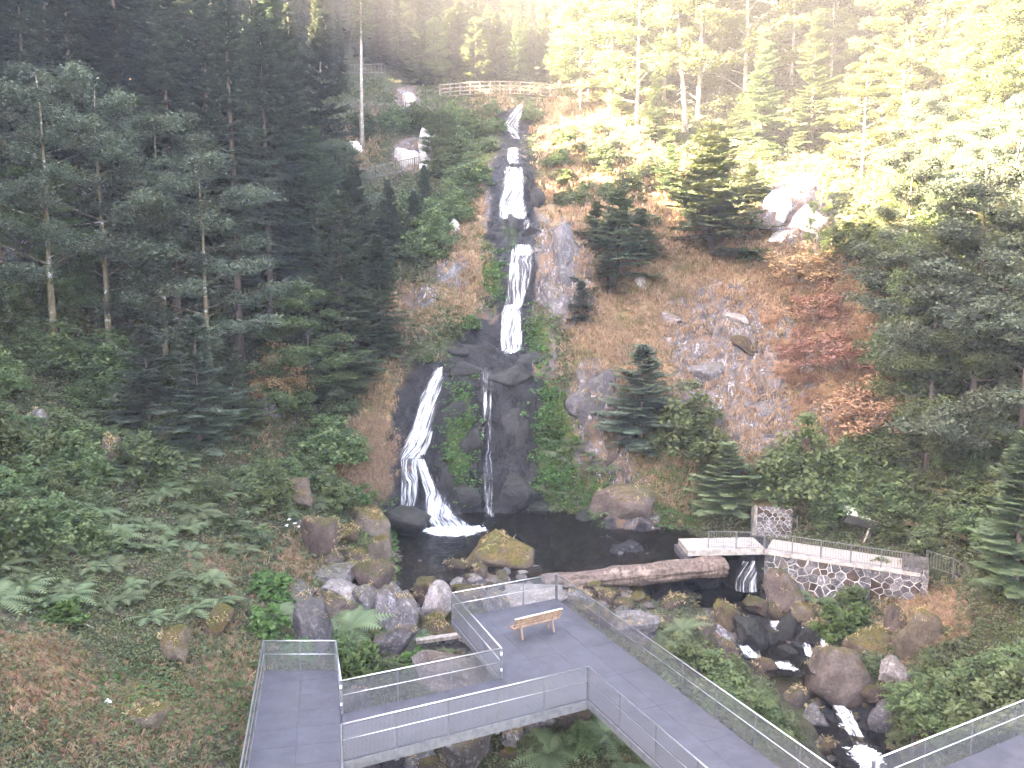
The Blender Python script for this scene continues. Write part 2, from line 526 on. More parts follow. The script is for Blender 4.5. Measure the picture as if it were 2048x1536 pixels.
# ------------------------------------------------------------------ materials
M = {}
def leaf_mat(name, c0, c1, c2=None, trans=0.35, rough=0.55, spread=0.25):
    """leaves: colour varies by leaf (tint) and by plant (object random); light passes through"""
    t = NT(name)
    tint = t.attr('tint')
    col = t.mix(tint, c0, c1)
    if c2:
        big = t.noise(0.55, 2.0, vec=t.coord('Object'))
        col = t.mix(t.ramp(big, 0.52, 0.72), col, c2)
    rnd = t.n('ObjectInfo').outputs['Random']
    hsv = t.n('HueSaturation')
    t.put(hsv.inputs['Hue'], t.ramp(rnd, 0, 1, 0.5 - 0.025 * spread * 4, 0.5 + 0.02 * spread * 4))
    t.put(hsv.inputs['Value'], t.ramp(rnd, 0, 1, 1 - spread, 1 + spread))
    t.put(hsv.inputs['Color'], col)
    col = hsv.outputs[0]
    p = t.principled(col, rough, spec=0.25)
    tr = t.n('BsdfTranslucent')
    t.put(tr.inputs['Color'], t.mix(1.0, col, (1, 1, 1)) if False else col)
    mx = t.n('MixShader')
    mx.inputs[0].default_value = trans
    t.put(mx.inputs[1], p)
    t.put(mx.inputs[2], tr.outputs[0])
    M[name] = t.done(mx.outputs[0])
leaf_mat('spruce_needles', (.065,.088,.06), (.14,.175,.11), trans=0.2, rough=.6)
leaf_mat('fir_needles', (.06,.09,.045), (.13,.165,.08), trans=0.25, rough=.6)
leaf_mat('lightened_needles', (.085,.12,.058), (.18,.22,.105), trans=0.25, rough=.6)  # fir needles painted lighter, to lift unlit young spruces and brighten the sunlit firs
leaf_mat('maple_leaves', (.07,.10,.065), (.16,.195,.13), (.12,.125,.07), trans=0.35)
leaf_mat('beech_leaves', (.11,.15,.05), (.20,.24,.09), trans=0.45)
leaf_mat('shrub_leaves', (.07,.105,.042), (.155,.195,.078), trans=0.35)
leaf_mat('fern_leaves', (.09,.125,.06), (.18,.22,.11), trans=0.35)
leaf_mat('bramble_leaves', (.07,.095,.045), (.17,.195,.09), (.20,.155,.09), trans=0.3)
leaf_mat('butterbur_leaves', (.06,.12,.03), (.12,.19,.055), trans=0.35)
leaf_mat('dry_grass', (.28,.185,.10), (.52,.39,.23), (.22,.20,.085), trans=0.3, rough=.7)
leaf_mat('green_grass', (.09,.11,.03), (.2,.19,.07), trans=0.3, rough=.7)
leaf_mat('dead_leaves', (.24,.135,.075), (.48,.30,.18), trans=0.3, rough=.7)
leaf_mat('hanging_straw', (.23,.15,.09), (.40,.29,.19), trans=0.2, rough=.8)
leaf_mat('white_petals', (.7,.7,.68), (.8,.8,.78), trans=0.2, spread=0.05)

def bark(name, c0, c1, sc=6.0, lich=None):
    t = NT(name)
    v = t.mapping(t.coord('Object'), (1, 1, .25))
    n = t.noise(sc, 5, .65, v)
    col = t.mix(t.ramp(n, .3, .7), c0, c1)
    if lich:
        col = t.mix(t.ramp(t.noise(1.6, 3, .6, t.coord('Object')), .56, .64), col, lich)
    M[name] = t.done(t.principled(col, .9, t.bump(n, .8, .04), spec=.15))
bark('spruce_bark', (.06,.045,.038), (.15,.12,.105))
bark('pale_bark', (.16,.14,.125), (.32,.29,.26), 5, (.42,.42,.38))
bark('maple_bark', (.10,.08,.05), (.22,.19,.13), 5, (.45,.47,.45))
bark('dead_wood', (.20,.17,.14), (.38,.34,.29), 7)
bark('log_wood', (.06,.042,.033), (.19,.14,.115), 5.5, (.24,.18,.145))
bark('red_timber', (.20,.125,.085), (.33,.23,.165), 4)
bark('grey_timber', (.10,.085,.078), (.22,.19,.175), 4)
bark('bridge_timber', (.12,.095,.08), (.25,.205,.175), 4)
bark('pale_timber', (.5,.46,.38), (.75,.70,.6), 4)

def rock(name, c0, c1, moss=(.075,.075,.022), moss_amt=.5, lichen=0.0, rough=.85, spec=.3, sc=1.0, moss2=(.16,.10,.04)):
    t = NT(name)
    v = t.coord('Object')
    oi = t.n('ObjectInfo')
    add = t.n('VectorMath', operation='ADD')
    t.put(add.inputs[0], v)
    vm = t.n('VectorMath', operation='SCALE')
    t.put(vm.inputs[0], oi.outputs['Location'])
    vm.inputs['Scale'].default_value = .37
    t.put(add.inputs[1], vm.outputs[0])
    v = add.outputs[0]
    n = t.noise(1.7 * sc, 6, .65, v)
    n2 = t.noise(11 * sc, 4, .6, v)
    col = t.mix(t.ramp(n, .3, .7), c0, c1)
    col = t.mix(t.ramp(n2, .35, .75, 0, .55), col, tuple(x * .45 for x in c0))
    if lichen:
        ln = t.noise(5.5 * sc, 5, .7, v, .6)
        col = t.mix(t.math('MULTIPLY', t.ramp(ln, .53, .60), lichen), col, (.55,.53,.53))
    hv = t.n('HueSaturation')
    t.put(hv.inputs['Value'], t.ramp(oi.outputs['Random'], 0, 1, .65, 1.35))
    t.put(hv.inputs['Saturation'], t.ramp(oi.outputs['Random'], 0, 1, 1.25, .8))
    t.put(hv.inputs['Color'], col)
    col = hv.outputs[0]
    nz = t.n('SeparateXYZ')
    t.put(nz.inputs[0], t.n('NewGeometry').outputs['Normal'])
    mfac = t.math('MULTIPLY', t.ramp(t.math('ADD', nz.outputs[2], t.math('MULTIPLY', t.math('SUBTRACT', t.noise(2.6 * sc, 5, .65, v), .5), 2.2)), .15, .85), moss_amt)
    mcol = t.mix(t.ramp(t.noise(1.1, 3, .5, v), .4, .62), moss, moss2)
    mcol = t.mix(t.ramp(n2, .3, .7), mcol, tuple(x * .5 for x in moss))
    col = t.mix(mfac, col, mcol)
    rg = t.mix(mfac, (rough,) * 3, (.95,) * 3)
    b = t.bump(t.math('ADD', n, t.math('ADD', t.math('MULTIPLY', n2, .6), t.math('MULTIPLY', t.noise(4.5 * sc, 5, .7, v, .7), .8))), 1.0, .12)
    M[name] = t.done(t.principled(col, rg, b, spec=spec))
rock('boulder_brown', (.06,.042,.035), (.145,.105,.09), moss_amt=.8)
rock('boulder_mossy', (.09,.065,.045), (.17,.13,.095), moss=(.10,.095,.02), moss_amt=.95, moss2=(.17,.10,.035))
rock('boulder_grey', (.085,.075,.08), (.21,.185,.195), moss_amt=.6, lichen=.4)
rock('boulder_pale', (.17,.14,.135), (.36,.305,.30), moss_amt=.45, lichen=.5)
rock('boulder_wet', (.010,.009,.009), (.036,.031,.031), moss_amt=.35, rough=.38, spec=.4, moss=(.03,.04,.012), moss2=(.04,.032,.015))
rock('boulder_slate', (.07,.064,.07), (.16,.145,.155), moss_amt=.35, lichen=.25, rough=.6)
rock('crag_white', (.42,.39,.38), (.72,.68,.66), moss_amt=.2, lichen=.6)

def ground_mat():
    t = NT('ravine_ground')
    v = t.coord('Object')
    sep = t.n('SeparateColor')
    t.put(sep.inputs[0], t.attr('mask', 'Color'))
    R, G, B = sep.outputs[0], sep.outputs[1], sep.outputs[2]
    A = t.attr('moss')
    n1 = t.noise(.8, 6, .65, v)
    n2 = t.noise(4.5, 6, .7, v)
    n3 = t.noise(22, 3, .6, v)
    soil = t.mix(t.ramp(n2, .3, .7), (.035,.028,.018), (.11,.078,.05))
    soil = t.mix(t.ramp(n1, .34, .56, 0, .9), soil, t.mix(t.ramp(n2, .3, .7), (.02,.03,.01), (.065,.08,.026)))
    dry = t.mix(t.ramp(n2, .3, .7), (.19,.115,.06), (.40,.27,.155))
    dry = t.mix(t.ramp(n1, .45, .6, 0, .55), dry, (.12,.11,.035))
    moss = t.mix(t.ramp(n2, .3, .7), (.035,.055,.012), (.12,.13,.03))
    def m(mask, nz, lo=.35, hi=.65):
        return t.ramp(t.math('ADD', mask, t.math('MULTIPLY', t.math('SUBTRACT', nz, .5), 1.1)), lo, hi)
    col = t.mix(m(B, n2, .25, .75), soil, dry)
    rk = t.mix(t.ramp(n1, .35, .65), (.075,.065,.066), (.19,.165,.165))
    rk = t.mix(t.ramp(n2, .42, .7, 0, .75), rk, (.06,.048,.045))
    vs_ = t.mapping(v, (1.3, 1.3, .55))
    lich = t.math('MULTIPLY', t.ramp(t.noise(3.4, 6, .75, t.mapping(v, (1.5, 1.5, .5)), .8), .53, .60), t.ramp(t.noise(.55, 3, .6, v), .42, .58))
    rk = t.mix(t.math('MULTIPLY', lich, .85), rk, (.56,.52,.52))
    rk = t.mix(t.ramp(t.noise(1.5, 5, .7, vs_), .48, .60, 0, .85), rk, (.19,.115,.065))
    rf = m(R, n1)
    col = t.mix(rf, col, rk)
    col = t.mix(m(A, n2), col, moss)
    wf = m(G, n1, .35, .6)
    vor = t.n('TexVoronoi')
    vor.inputs['Scale'].default_value = .8
    wv = t.n('TexNoise')
    wv.inputs['Scale'].default_value = 1.1
    wv.inputs['Detail'].default_value = 5.0
    t.put(wv.inputs['Vector'], v)
    wa = t.n('VectorMath', operation='MULTIPLY_ADD')
    t.put(wa.inputs[0], wv.outputs['Color'])
    wa.inputs[1].default_value = (2.6, 2.6, 2.6)
    t.put(wa.inputs[2], v)
    vw = t.mapping(wa.outputs[0], (1.0, 1.0, .55))
    t.put(vor.inputs['Vector'], vw)
    cs = t.n('SeparateColor')
    t.put(cs.inputs[0], vor.outputs['Color'])
    cell = cs.outputs[0]
    ved = t.n('TexVoronoi', feature='DISTANCE_TO_EDGE')
    ved.inputs['Scale'].default_value = .8
    t.put(ved.inputs['Vector'], vw)
    crack = t.ramp(t.math('ADD', ved.outputs['Distance'], t.math('MULTIPLY', n2, .06)), .03, .09)
    wr = t.mix(t.ramp(n2, .35, .7), (.006,.005,.006), t.mix(cell, (.012,.011,.012), (.05,.044,.047)))
    wr = t.mix(crack, t.mix(.6, (.004,.004,.004), wr), wr)
    wr = t.mix(t.math('MULTIPLY', m(A, n2, .45, .7), .9), wr, (.05,.075,.016))
    col = t.mix(wf, col, wr)
    rg = t.mix(wf, (.92,) * 3, (.4,) * 3)
    rkb = t.math('MULTIPLY', t.math('ADD', t.math('MULTIPLY', crack, .35), cell), t.math('MAXIMUM', rf, wf))
    hgt = t.math('ADD', t.math('ADD', n2, t.math('MULTIPLY', n3, .35)), t.math('MULTIPLY', rkb, 1.2))
    M['ground'] = t.done(t.principled(col, rg, t.bump(hgt, .9, .16), spec=.35))
ground_mat()

def plain(name, c0, c1, rough, metallic=0.0, sc=4.0, bump=.15, spec=.4):
    t = NT(name)
    n = t.noise(sc, 5, .6, t.coord('Object'))
    M[name] = t.done(t.principled(t.mix(t.ramp(n, .3, .7), c0, c1), rough, t.bump(n, bump, .02), metallic, spec))
plain('galvanised_steel', (.33,.34,.36), (.46,.47,.49), .38, .85, 9, .05)
plain('bright_rail', (.55,.56,.58), (.68,.69,.71), .30, .8, 9, .04)
plain('post_steel', (.16,.165,.175), (.24,.245,.26), .45, .6, 7, .05)
plain('girder_steel', (.17,.175,.19), (.25,.255,.27), .5, .5, 5, .08)
plain('concrete_pale', (.22,.195,.17), (.42,.38,.34), .9, 0, 3, .5)
plain('gravel_pale', (.25,.22,.19), (.46,.41,.36), .95, 0, 14, .8)
plain('mortar_white', (.25,.23,.21), (.66,.62,.58), .95, 0, 2.2, .6)
plain('iron_dark', (.07,.065,.06), (.12,.11,.10), .6, .5, 8, .1)
plain('iron_grey', (.14,.135,.13), (.22,.215,.21), .55, .4, 8, .1)
plain('white_plastic', (.72,.72,.72), (.8,.8,.8), .4, 0, 8, .05)
plain('sign_dark', (.05,.045,.04), (.09,.08,.07), .7, 0, 5, .2)

def grating():
    t = NT('deck_grating')
    v = t.coord('Object')
    n = t.noise(1.3, 6, .65, v)
    br = t.n('TexBrick')
    t.put(br.inputs['Vector'], v)
    br.inputs['Scale'].default_value = 30.0
    br.inputs['Mortar Size'].default_value = .012
    f = t.math('MULTIPLY', br.outputs['Fac'], .5)
    col = t.mix(t.ramp(n, .3, .7), (.062,.062,.073), (.092,.091,.107))
    sp = t.ramp(t.noise(9, 3, .5, v), .70, .75)
    col = t.mix(t.math('MULTIPLY', sp, .5), col, (.22,.215,.20))
    dirt = t.ramp(t.noise(.5, 4, .6, v), .5, .7, 0, .35)
    col = t.mix(dirt, col, (.075,.072,.07))
    M['deck_grating'] = t.done(t.principled(col, .62, t.bump(t.noise(60, 2, .5, v), .35, .01), .25, .35))
grating()

def wire_mesh():
    t = NT('wire_mesh')
    v = t.coord('Generated')
    uv = t.attr('uvw', 'Vector')
    sx = t.n('SeparateXYZ')
    t.put(sx.inputs[0], uv)
    def wires(s_):
        f = t.math('FRACT', t.math('MULTIPLY', s_, 25.0))
        return t.math('LESS_THAN', f, .20)
    w = t.math('MAXIMUM', wires(sx.outputs[0]), wires(sx.outputs[1]))
    p = t.principled((.26,.265,.285), .5, None, .5)
    tr = t.n('BsdfTransparent')
    mx = t.n('MixShader')
    t.put(mx.inputs[0], w)
    t.put(mx.inputs[1], tr.outputs[0])
    t.put(mx.inputs[2], p)
    M['wire_mesh'] = t.done(mx.outputs[0])
wire_mesh()

def foam(name, cover, sx, sy, soft=.12):
    """falling water: white threads that break up; uvw runs across (x) and down (y) the fall in metres"""
    t = NT(name)
    uv = t.attr('uvw', 'Vector')
    n = t.noise(1.0, 5, .65, t.mapping(uv, (sx, sy, 1)), .4)
    n2 = t.noise(1.0, 4, .6, t.mapping(uv, (sx * 3.1, sy * 2.2, 1)))
    edge = t.attr('edge')
    a = t.math('ADD', t.math('MULTIPLY', n, .7), t.math('MULTIPLY', n2, .3))
    a = t.math('ADD', a, t.math('MULTIPLY', t.math('SUBTRACT', edge, 1.0), .45))
    fac = t.ramp(a, .5 - cover, .5 - cover + soft)
    d = t.principled(t.mix(t.ramp(n2, .35, .6), (.62,.63,.66), (.9,.91,.93)), .6, t.bump(n2, .6, .05), spec=.4)
    tl = t.n('BsdfTranslucent')
    t.put(tl.inputs[0], (.82,.83,.85))
    ms = t.n('MixShader')
    ms.inputs[0].default_value = .25
    t.put(ms.inputs[1], d)
    t.put(ms.inputs[2], tl.outputs[0])
    tr = t.n('BsdfTransparent')
    mx = t.n('MixShader')
    t.put(mx.inputs[0], fac)
    t.put(mx.inputs[1], tr.outputs[0])
    t.put(mx.inputs[2], ms.outputs[0])
    M[name] = t.done(mx.outputs[0])
foam('foam_dense', .15, 3.4, .32, .30)
foam('foam_open', .10, 4.6, .32, .30)
foam('foam_thread', .03, 6.0, .30, .25)
foam('foam_creek', .17, 3.2, 1.2, .25)

def water(name, deep, rip, foam_sc=None):
    t = NT(name)
    v = t.coord('Object')
    w1 = t.noise(2.4, 3, .6, t.mapping(v, (1, 1.6, 1)), .6)
    w2 = t.noise(7.5, 2, .5, t.mapping(v, (1, 1.5, 1)))
    h = t.math('ADD', w1, t.math('MULTIPLY', w2, .45))
    p = t.n('BsdfPrincipled')
    t.put(p.inputs['Base Color'], deep)
    p.inputs['Roughness'].default_value = .06
    p.inputs['IOR'].default_value = 1.33
    p.inputs['Transmission Weight'].default_value = .0
    t.put(p.inputs['Normal'], t.bump(h, rip, .12))
    tr = t.n('BsdfTransparent')
    t.put(tr.inputs[0], (.55,.42,.28))
    mx = t.n('MixShader')
    mx.inputs[0].default_value = .62
    t.put(mx.inputs[1], tr.outputs[0])
    t.put(mx.inputs[2], p.outputs[0])
    # foam drifting where the falls come in, plus ripple glints painted as foam (the attribute holds how much)
    fo = t.attr('foam')
    fn = t.noise(3.2, 6, .7, v, 1.2)
    ff = t.ramp(t.math('ADD', fn, t.math('SUBTRACT', fo, .5)), .52, .62)
    d = t.principled((.8,.81,.83), .6)
    m2 = t.n('MixShader')
    t.put(m2.inputs[0], ff)
    t.put(m2.inputs[1], mx.outputs[0])
    t.put(m2.inputs[2], d)
    M[name] = t.done(m2.outputs[0])
water('pool_water', (.010,.009,.007), .7)
water('creek_water', (.012,.011,.010), .6)
# ------------------------------------------------------------------ ground sheet
_co = np.stack([MX.ravel(), MY.ravel(), H.ravel()], 1)
# rock faces are pushed sideways too, so that they do not read as a draped cloth
_nx = -np.gradient(H, axis=1) / np.gradient(MX, axis=1)
_ny = -np.gradient(H, axis=0) / np.gradient(MY, axis=0)
_il = 1 / np.sqrt(1 + _nx ** 2 + _ny ** 2)
_steep = np.clip(1.2 - 1.4 * _il, 0, 1).ravel()
_d3 = fbm(_co * 1.3, 77, 3) * 0.22 + facets(_co * np.array([.8, .8, 1.1]), 91)[0] * 0.35
_amp = _steep * (0.25 + 0.75 * ROCK) * np.clip((_co[:, 1] - 15) / 10, 0, 1)
_co[:, 0] += (_nx * _il).ravel() * _d3 * _amp
_co[:, 1] += (_ny * _il).ravel() * _d3 * _amp
nx_, ny_ = len(GX), len(GY)
_id = np.arange(nx_ * ny_).reshape(ny_, nx_)
_f = np.stack([_id[:-1, :-1], _id[:-1, 1:], _id[1:, 1:], _id[1:, :-1]], -1).reshape(-1, 4)
ground_me = np_mesh('ground', _co, _f, [M['ground']], smooth=True,
                    attrs={'mask': np.stack([ROCK, WET, DRY, np.ones_like(ROCK)], 1), 'moss': MOSS})
gr = tag(link('ground', ground_me), 'steep earth, rock and moss slopes of the ravine', kind='structure')
_masks = {'rock': ROCK.reshape(MX.shape), 'wet': WET.reshape(MX.shape), 'dry': DRY.reshape(MX.shape), 'moss': MOSS.reshape(MX.shape)}
def mask(name, x, y):
    return _bil(_masks[name], x, y)

# ------------------------------------------------------------------ water
def water_sheet(name, poly_px, z, mat, foam_glint_pts, label, step=0.3):
    P = np.array([at_z(u, v, z) for u, v in poly_px])
    x0, x1, y0, y1 = P[:, 0].min(), P[:, 0].max(), P[:, 1].min(), P[:, 1].max()
    xs, ys = np.arange(x0, x1 + step, step), np.arange(y0, y1 + step, step)
    X, Y = np.meshgrid(xs, ys)
    inside = np.zeros(X.shape, bool)
    j = len(P) - 1
    for i in range(len(P)):
        c = ((P[i, 1] > Y) != (P[j, 1] > Y)) & (X < (P[j, 0] - P[i, 0]) * (Y - P[i, 1]) / (P[j, 1] - P[i, 1] + 1e-12) + P[i, 0])
        inside ^= c
        j = i
    keep = inside[:-1, :-1] | inside[1:, :-1] | inside[:-1, 1:] | inside[1:, 1:]
    idx = np.arange(X.size).reshape(X.shape)
    F = np.stack([idx[:-1, :-1], idx[:-1, 1:], idx[1:, 1:], idx[1:, :-1]], -1)[keep]
    used = np.unique(F)
    remap = np.full(X.size, -1)
    remap[used] = np.arange(len(used))
    fo = np.zeros(X.shape)
    for (u, v, r, s) in foam_glint_pts:
        p = at_z(u, v, z)
        fo += s * np.exp(-(((X - p[0]) / r) ** 2 + ((Y - p[1]) / (r * .8)) ** 2))
    co = np.stack([X.ravel(), Y.ravel(), np.full(X.size, z)], 1)
    co[:, 2] += .03 * fbm(co * 1.6, 5, 3)
    me = np_mesh(name, co[used], remap[F], [M[mat]], True, {'foam': np.clip(fo, 0, 1).ravel()[used]})
    return tag(link(name, me), label, kind='structure')
water_sheet('pool_water', [(775,1185),(765,1100),(830,1045),(930,1018),(1110,1010),(1260,1022),(1400,1050),(1475,1082),(1490,1112),(1440,1122),(1400,1135),(1250,1150),(1110,1165),(1000,1176),(880,1182)], -1.8,
            'pool_water', [(900,1064,1.7,.7),(950,1058,1.4,.5),(865,1060,.9,.5),(985,1042,1.1,.42),(920,1100,2.6,.15),(850,1120,2.6,.2),(830,1150,1.8,.18),(1240,1100,1.4,.05)], 'dark brown plunge pool at the foot of the falls')  # faint spots on the left: light on the ripples, painted in as foam
water_sheet('creek_water', [(1350,1165),(1400,1148),(1470,1140),(1540,1150),(1560,1200),(1500,1215),(1400,1215),(1340,1195)], -3.72, 'creek_water', [(1495,1182,.8,.5),(1480,1200,.8,.2)], 'dark creek basin below the weir')
water_sheet('creek_water', [(1440,1225),(1560,1210),(1640,1290),(1660,1350),(1560,1350),(1470,1300)], -4.72, 'creek_water', [(1500,1300,.9,.6),(1560,1328,.8,.6),(1545,1250,.7,.5),(1640,1305,.6,.5),(1615,1310,.6,.5),(1590,1340,.8,.4)], 'creek running between the dark boulders below the weir')
water_sheet('creek_water', [(1600,1370),(1720,1360),(1770,1450),(1800,1545),(1700,1560),(1640,1450)], -6.25, 'creek_water', [(1665,1410,.9,.6),(1690,1450,.9,.6),(1725,1500,1.0,.7),(1740,1530,1.0,.6)], 'lowest stretch of the creek below the big boulder')
water_sheet('creek_water', [(690,1470),(780,1440),(1000,1440),(1100,1560),(690,1580)], -4.3, 'creek_water', [], 'dark stream under the steel footbridge')
water_sheet('creek_water', [(850,1270),(930,1262),(1000,1300),(930,1330),(850,1310)], -2.95, 'creek_water', [(885,1300,.5,.4)], 'small dark stream pool beside the steel deck')

def smooth1(a, k=2):
    for _ in range(k):
        b = a.copy()
        b[1:-1] = (a[:-2] + 2 * a[1:-1] + a[2:]) / 4
        a = b
    return a
def fall(rows, mat, label, lift=.32, rough=.20, name='waterfall', cols=None, seed=1, zmin=None):
    """a sheet of falling water that lies on the rock: rows are (photo row, left column, right column) of its outline"""
    rows = np.array(rows, float)
    vv = np.arange(rows[0, 0], rows[-1, 0] + .1, 2.0)
    L = np.interp(vv, rows[:, 0], rows[:, 1])
    R = np.interp(vv, rows[:, 0], rows[:, 2])
    wob = fbm(np.stack([vv * .06, vv * 0 + seed, vv * 0], 1), seed, 3) * 3
    n = cols or max(6, int((R - L).max() / 3))
    t = np.linspace(0, 1, n)
    UU = L[:, None] + (R - L)[:, None] * t[None] + (wob[:, None] * (t[None] - .3))
    VV = np.broadcast_to(vv[:, None], UU.shape)
    Y = hit(UU.ravel(), VV.ravel())[:, 1].reshape(UU.shape)
    Y = smooth1(Y, 3)
    Y = smooth1(Y.T, 3).T
    Y = Y - lift
    rx, rz = ray(UU, VV)
    if zmin is not None:
        Y = np.minimum(Y, (zmin - CAMZ) / np.minimum(rz, -1e-3))
    P = np.stack([rx * Y, Y, CAMZ + rz * Y], -1)
    # metres across and along
    across = np.concatenate([np.zeros((len(vv), 1)), np.cumsum(np.linalg.norm(np.diff(P, axis=1), axis=2), 1)], 1)
    along = np.concatenate([np.zeros((1, n)), np.cumsum(np.linalg.norm(np.diff(P, axis=0), axis=2), 0)], 0)
    q = np.stack([across.ravel() * 2.5, along.ravel() * .6, np.full(across.size, seed * 3.3)], 1)
    bul = (fbm(q, seed, 4) * rough + .18 * np.sin(np.pi * np.broadcast_to(t[None], UU.shape)).ravel()).reshape(UU.shape)
    P[..., 1] -= bul
    edge = np.minimum(1, np.minimum(t, 1 - t) * 5.0)[None] * np.ones((len(vv), 1))
    fade = np.minimum(1, np.minimum(np.arange(len(vv)) / 3 + .35, (len(vv) - 1 - np.arange(len(vv))) / 3 + .35))
    edge = edge * fade[:, None]
    idx = np.arange(UU.size).reshape(UU.shape)
    F = np.stack([idx[:-1, :-1], idx[:-1, 1:], idx[1:, 1:], idx[1:, :-1]], -1).reshape(-1, 4)
    uvw = np.stack([across.ravel() + seed * 7, along.ravel(), np.zeros(UU.size), np.ones(UU.size)], 1)
    me = np_mesh(name, P.reshape(-1, 3), F, [M[mat]], True, {'uvw': uvw, 'edge': edge.ravel()})
    return tag(link(name, me), label, kind='structure')
fall([(206,1040,1049),(226,1016,1049),(250,998,1045),(268,1016,1043),(282,1028,1042)], 'foam_open', 'topmost visible cascade just below the wooden bridge', seed=2)
fall([(294,1014,1040),(312,1008,1042),(326,1012,1046),(331,1006,1050)], 'foam_dense', 'short white step above the long upper cascade', seed=3)
fall([(332,1008,1050),(360,1000,1054),(400,990,1058),(430,987,1063),(440,990,1064)], 'foam_dense', 'long bell shaped white cascade in the upper ravine', seed=4)
fall([(436,1046,1062),(462,1044,1060)], 'foam_open', 'thin spill beside the dark rock under the bell shaped cascade', seed=5)
fall([(486,1018,1074),(500,1020,1072),(515,1016,1071)], 'foam_open', 'smooth lip of the square middle fall', seed=15)
fall([(494,1014,1077),(530,1008,1075),(570,1005,1067),(605,1004,1055),(618,1002,1050)], 'foam_open', 'square middle fall with dark rock showing through', seed=6)
fall([(606,1000,1050),(640,994,1052),(680,990,1055),(700,994,1048),(711,1006,1030)], 'foam_dense', 'bright white tail of the middle fall', seed=7)
fall([(731,876,888),(760,856,888),(800,838,880),(850,820,868),(890,804,852),(920,788,850)], 'foam_dense', 'slanting bright white lower fall beside the black cliff', seed=8)
fall([(858,858,868),(885,848,864),(912,832,852)], 'foam_dense', 'narrow side strand of the slanting lower fall', seed=9)
fall([(912,790,850),(960,795,846),(1000,795,838),(1029,796,834)], 'foam_open', 'thin veil of water under the slanting fall', seed=10, zmin=-1.72)
fall([(914,822,852),(950,836,866),(985,846,884),(1010,842,902),(1030,838,922),(1050,848,955),(1068,866,980)], 'foam_dense', 'white chute spreading out into the pool', seed=11, zmin=-1.72)
fall([(738,958,988),(800,958,990),(900,960,988),(980,962,992),(1036,966,996)], 'foam_thread', 'thin veil trickling down the middle of the black cliff', seed=12, rough=.04, zmin=-1.72)
fall([(1117,1482,1514),(1135,1472,1518),(1160,1460,1524),(1186,1458,1528)], 'foam_open', 'low foaming fall over the weir under the stone footbridge', seed=13)
fall([(330,1000,1054),(360,994,1060),(400,984,1064),(438,982,1068)], 'foam_thread', 'loose strands along the bell shaped cascade', seed=34, lift=.42)
fall([(612,998,1052),(640,994,1054),(680,990,1056),(706,992,1052)], 'foam_thread', 'loose strands along the tail of the middle fall', seed=37, lift=.42)
fall([(736,868,894),(760,850,894),(800,830,888),(850,812,878),(890,796,864),(922,780,860)], 'foam_thread', 'loose strands along the slanting lower fall', seed=38, lift=.42)
fall([(926,820,858),(950,828,874),(985,838,896),(1020,832,920),(1050,840,968),(1074,856,1000)], 'foam_thread', 'loose spray along the white chute', seed=39, lift=.45, zmin=-1.70)
def chute(rows, label, seed, z0=None):
    fall(rows, 'foam_creek', label, lift=.35, rough=.12, seed=seed, cols=8)
chute([(1286,1470,1496),(1300,1478,1516),(1316,1486,1540)], 'foaming run beside the dark creek boulder', 21)
chute([(1250,1600,1614),(1285,1602,1622),(1312,1604,1630)], 'narrow spill between two dark creek boulders', 22)
chute([(1270,1634,1650),(1292,1638,1658),(1312,1640,1664)], 'small spill at the edge of the creek', 23)
chute([(1236,1530,1560),(1250,1536,1572),(1262,1548,1576)], 'short spill between the brown and the black creek boulders', 26)
chute([(1316,1540,1580),(1328,1548,1590),(1340,1556,1600)], 'foam patch on the creek above the huge angular boulder', 27)
chute([(1366,1638,1668),(1395,1644,1674)], 'thin fall under the big creek boulder', 24)
chute([(1396,1642,1688),(1420,1660,1708),(1450,1680,1722),(1480,1692,1742),(1520,1704,1764)], 'white rapids running out below the big boulder', 25)
# ------------------------------------------------------------------ steel viewing deck
def clip(poly, a, b):
    """keep the part of a convex polygon left of the line a -> b"""
    out = []
    n = len(poly)
    d = (b[0] - a[0], b[1] - a[1])
    s = [d[0] * (p[1] - a[1]) - d[1] * (p[0] - a[0]) for p in poly]
    for i in range(n):
        j = (i + 1) % n
        if s[i] >= 0:
            out.append(poly[i])
        if s[i] * s[j] < 0:
            t = s[i] / (s[i] - s[j])
            out.append((poly[i][0] + t * (poly[j][0] - poly[i][0]), poly[i][1] + t * (poly[j][1] - poly[i][1])))
    return out
def area(p):
    return .5 * sum(p[i][0] * p[(i + 1) % len(p)][1] - p[(i + 1) % len(p)][0] * p[i][1] for i in range(len(p)))
def ccw(p):
    return p if area(p) > 0 else list(reversed(p))
def deck_panels(root, poly, direc, pl, pw, origin, gap=.004, zt=0.0):
    """bolted grating panels of pl x pw metres laid along direc, trimmed to the deck outline"""
    poly = ccw(poly)
    ux = np.array(direc, float); ux /= np.linalg.norm(ux)
    uy = np.array([-ux[1], ux[0]])
    o = np.array(origin, float)
    loc = [((np.array(p) - o) @ ux, (np.array(p) - o) @ uy) for p in poly]
    i0, i1 = math.floor(min(p[0] for p in loc) / pl), math.ceil(max(p[0] for p in loc) / pl)
    j0, j1 = math.floor(min(p[1] for p in loc) / pw), math.ceil(max(p[1] for p in loc) / pw)
    for i in range(i0, i1):
        for j in range(j0, j1):
            q = [(i * pl + gap, j * pw + gap), ((i + 1) * pl - gap, j * pw + gap), ((i + 1) * pl - gap, (j + 1) * pw - gap), (i * pl + gap, (j + 1) * pw - gap)]
            for k in range(len(loc)):
                q = clip(q, loc[k], loc[(k + 1) % len(loc)])
                if len(q) < 3:
                    break
            if len(q) >= 3 and abs(area(q)) > .03:
                dz = random.uniform(-.002, .002)
                w = [tuple(o + a * ux + b * uy) for a, b in q]
                MB().prism(w, zt - .045 + dz, zt + dz).build('deck_panel', M['deck_grating'], root)
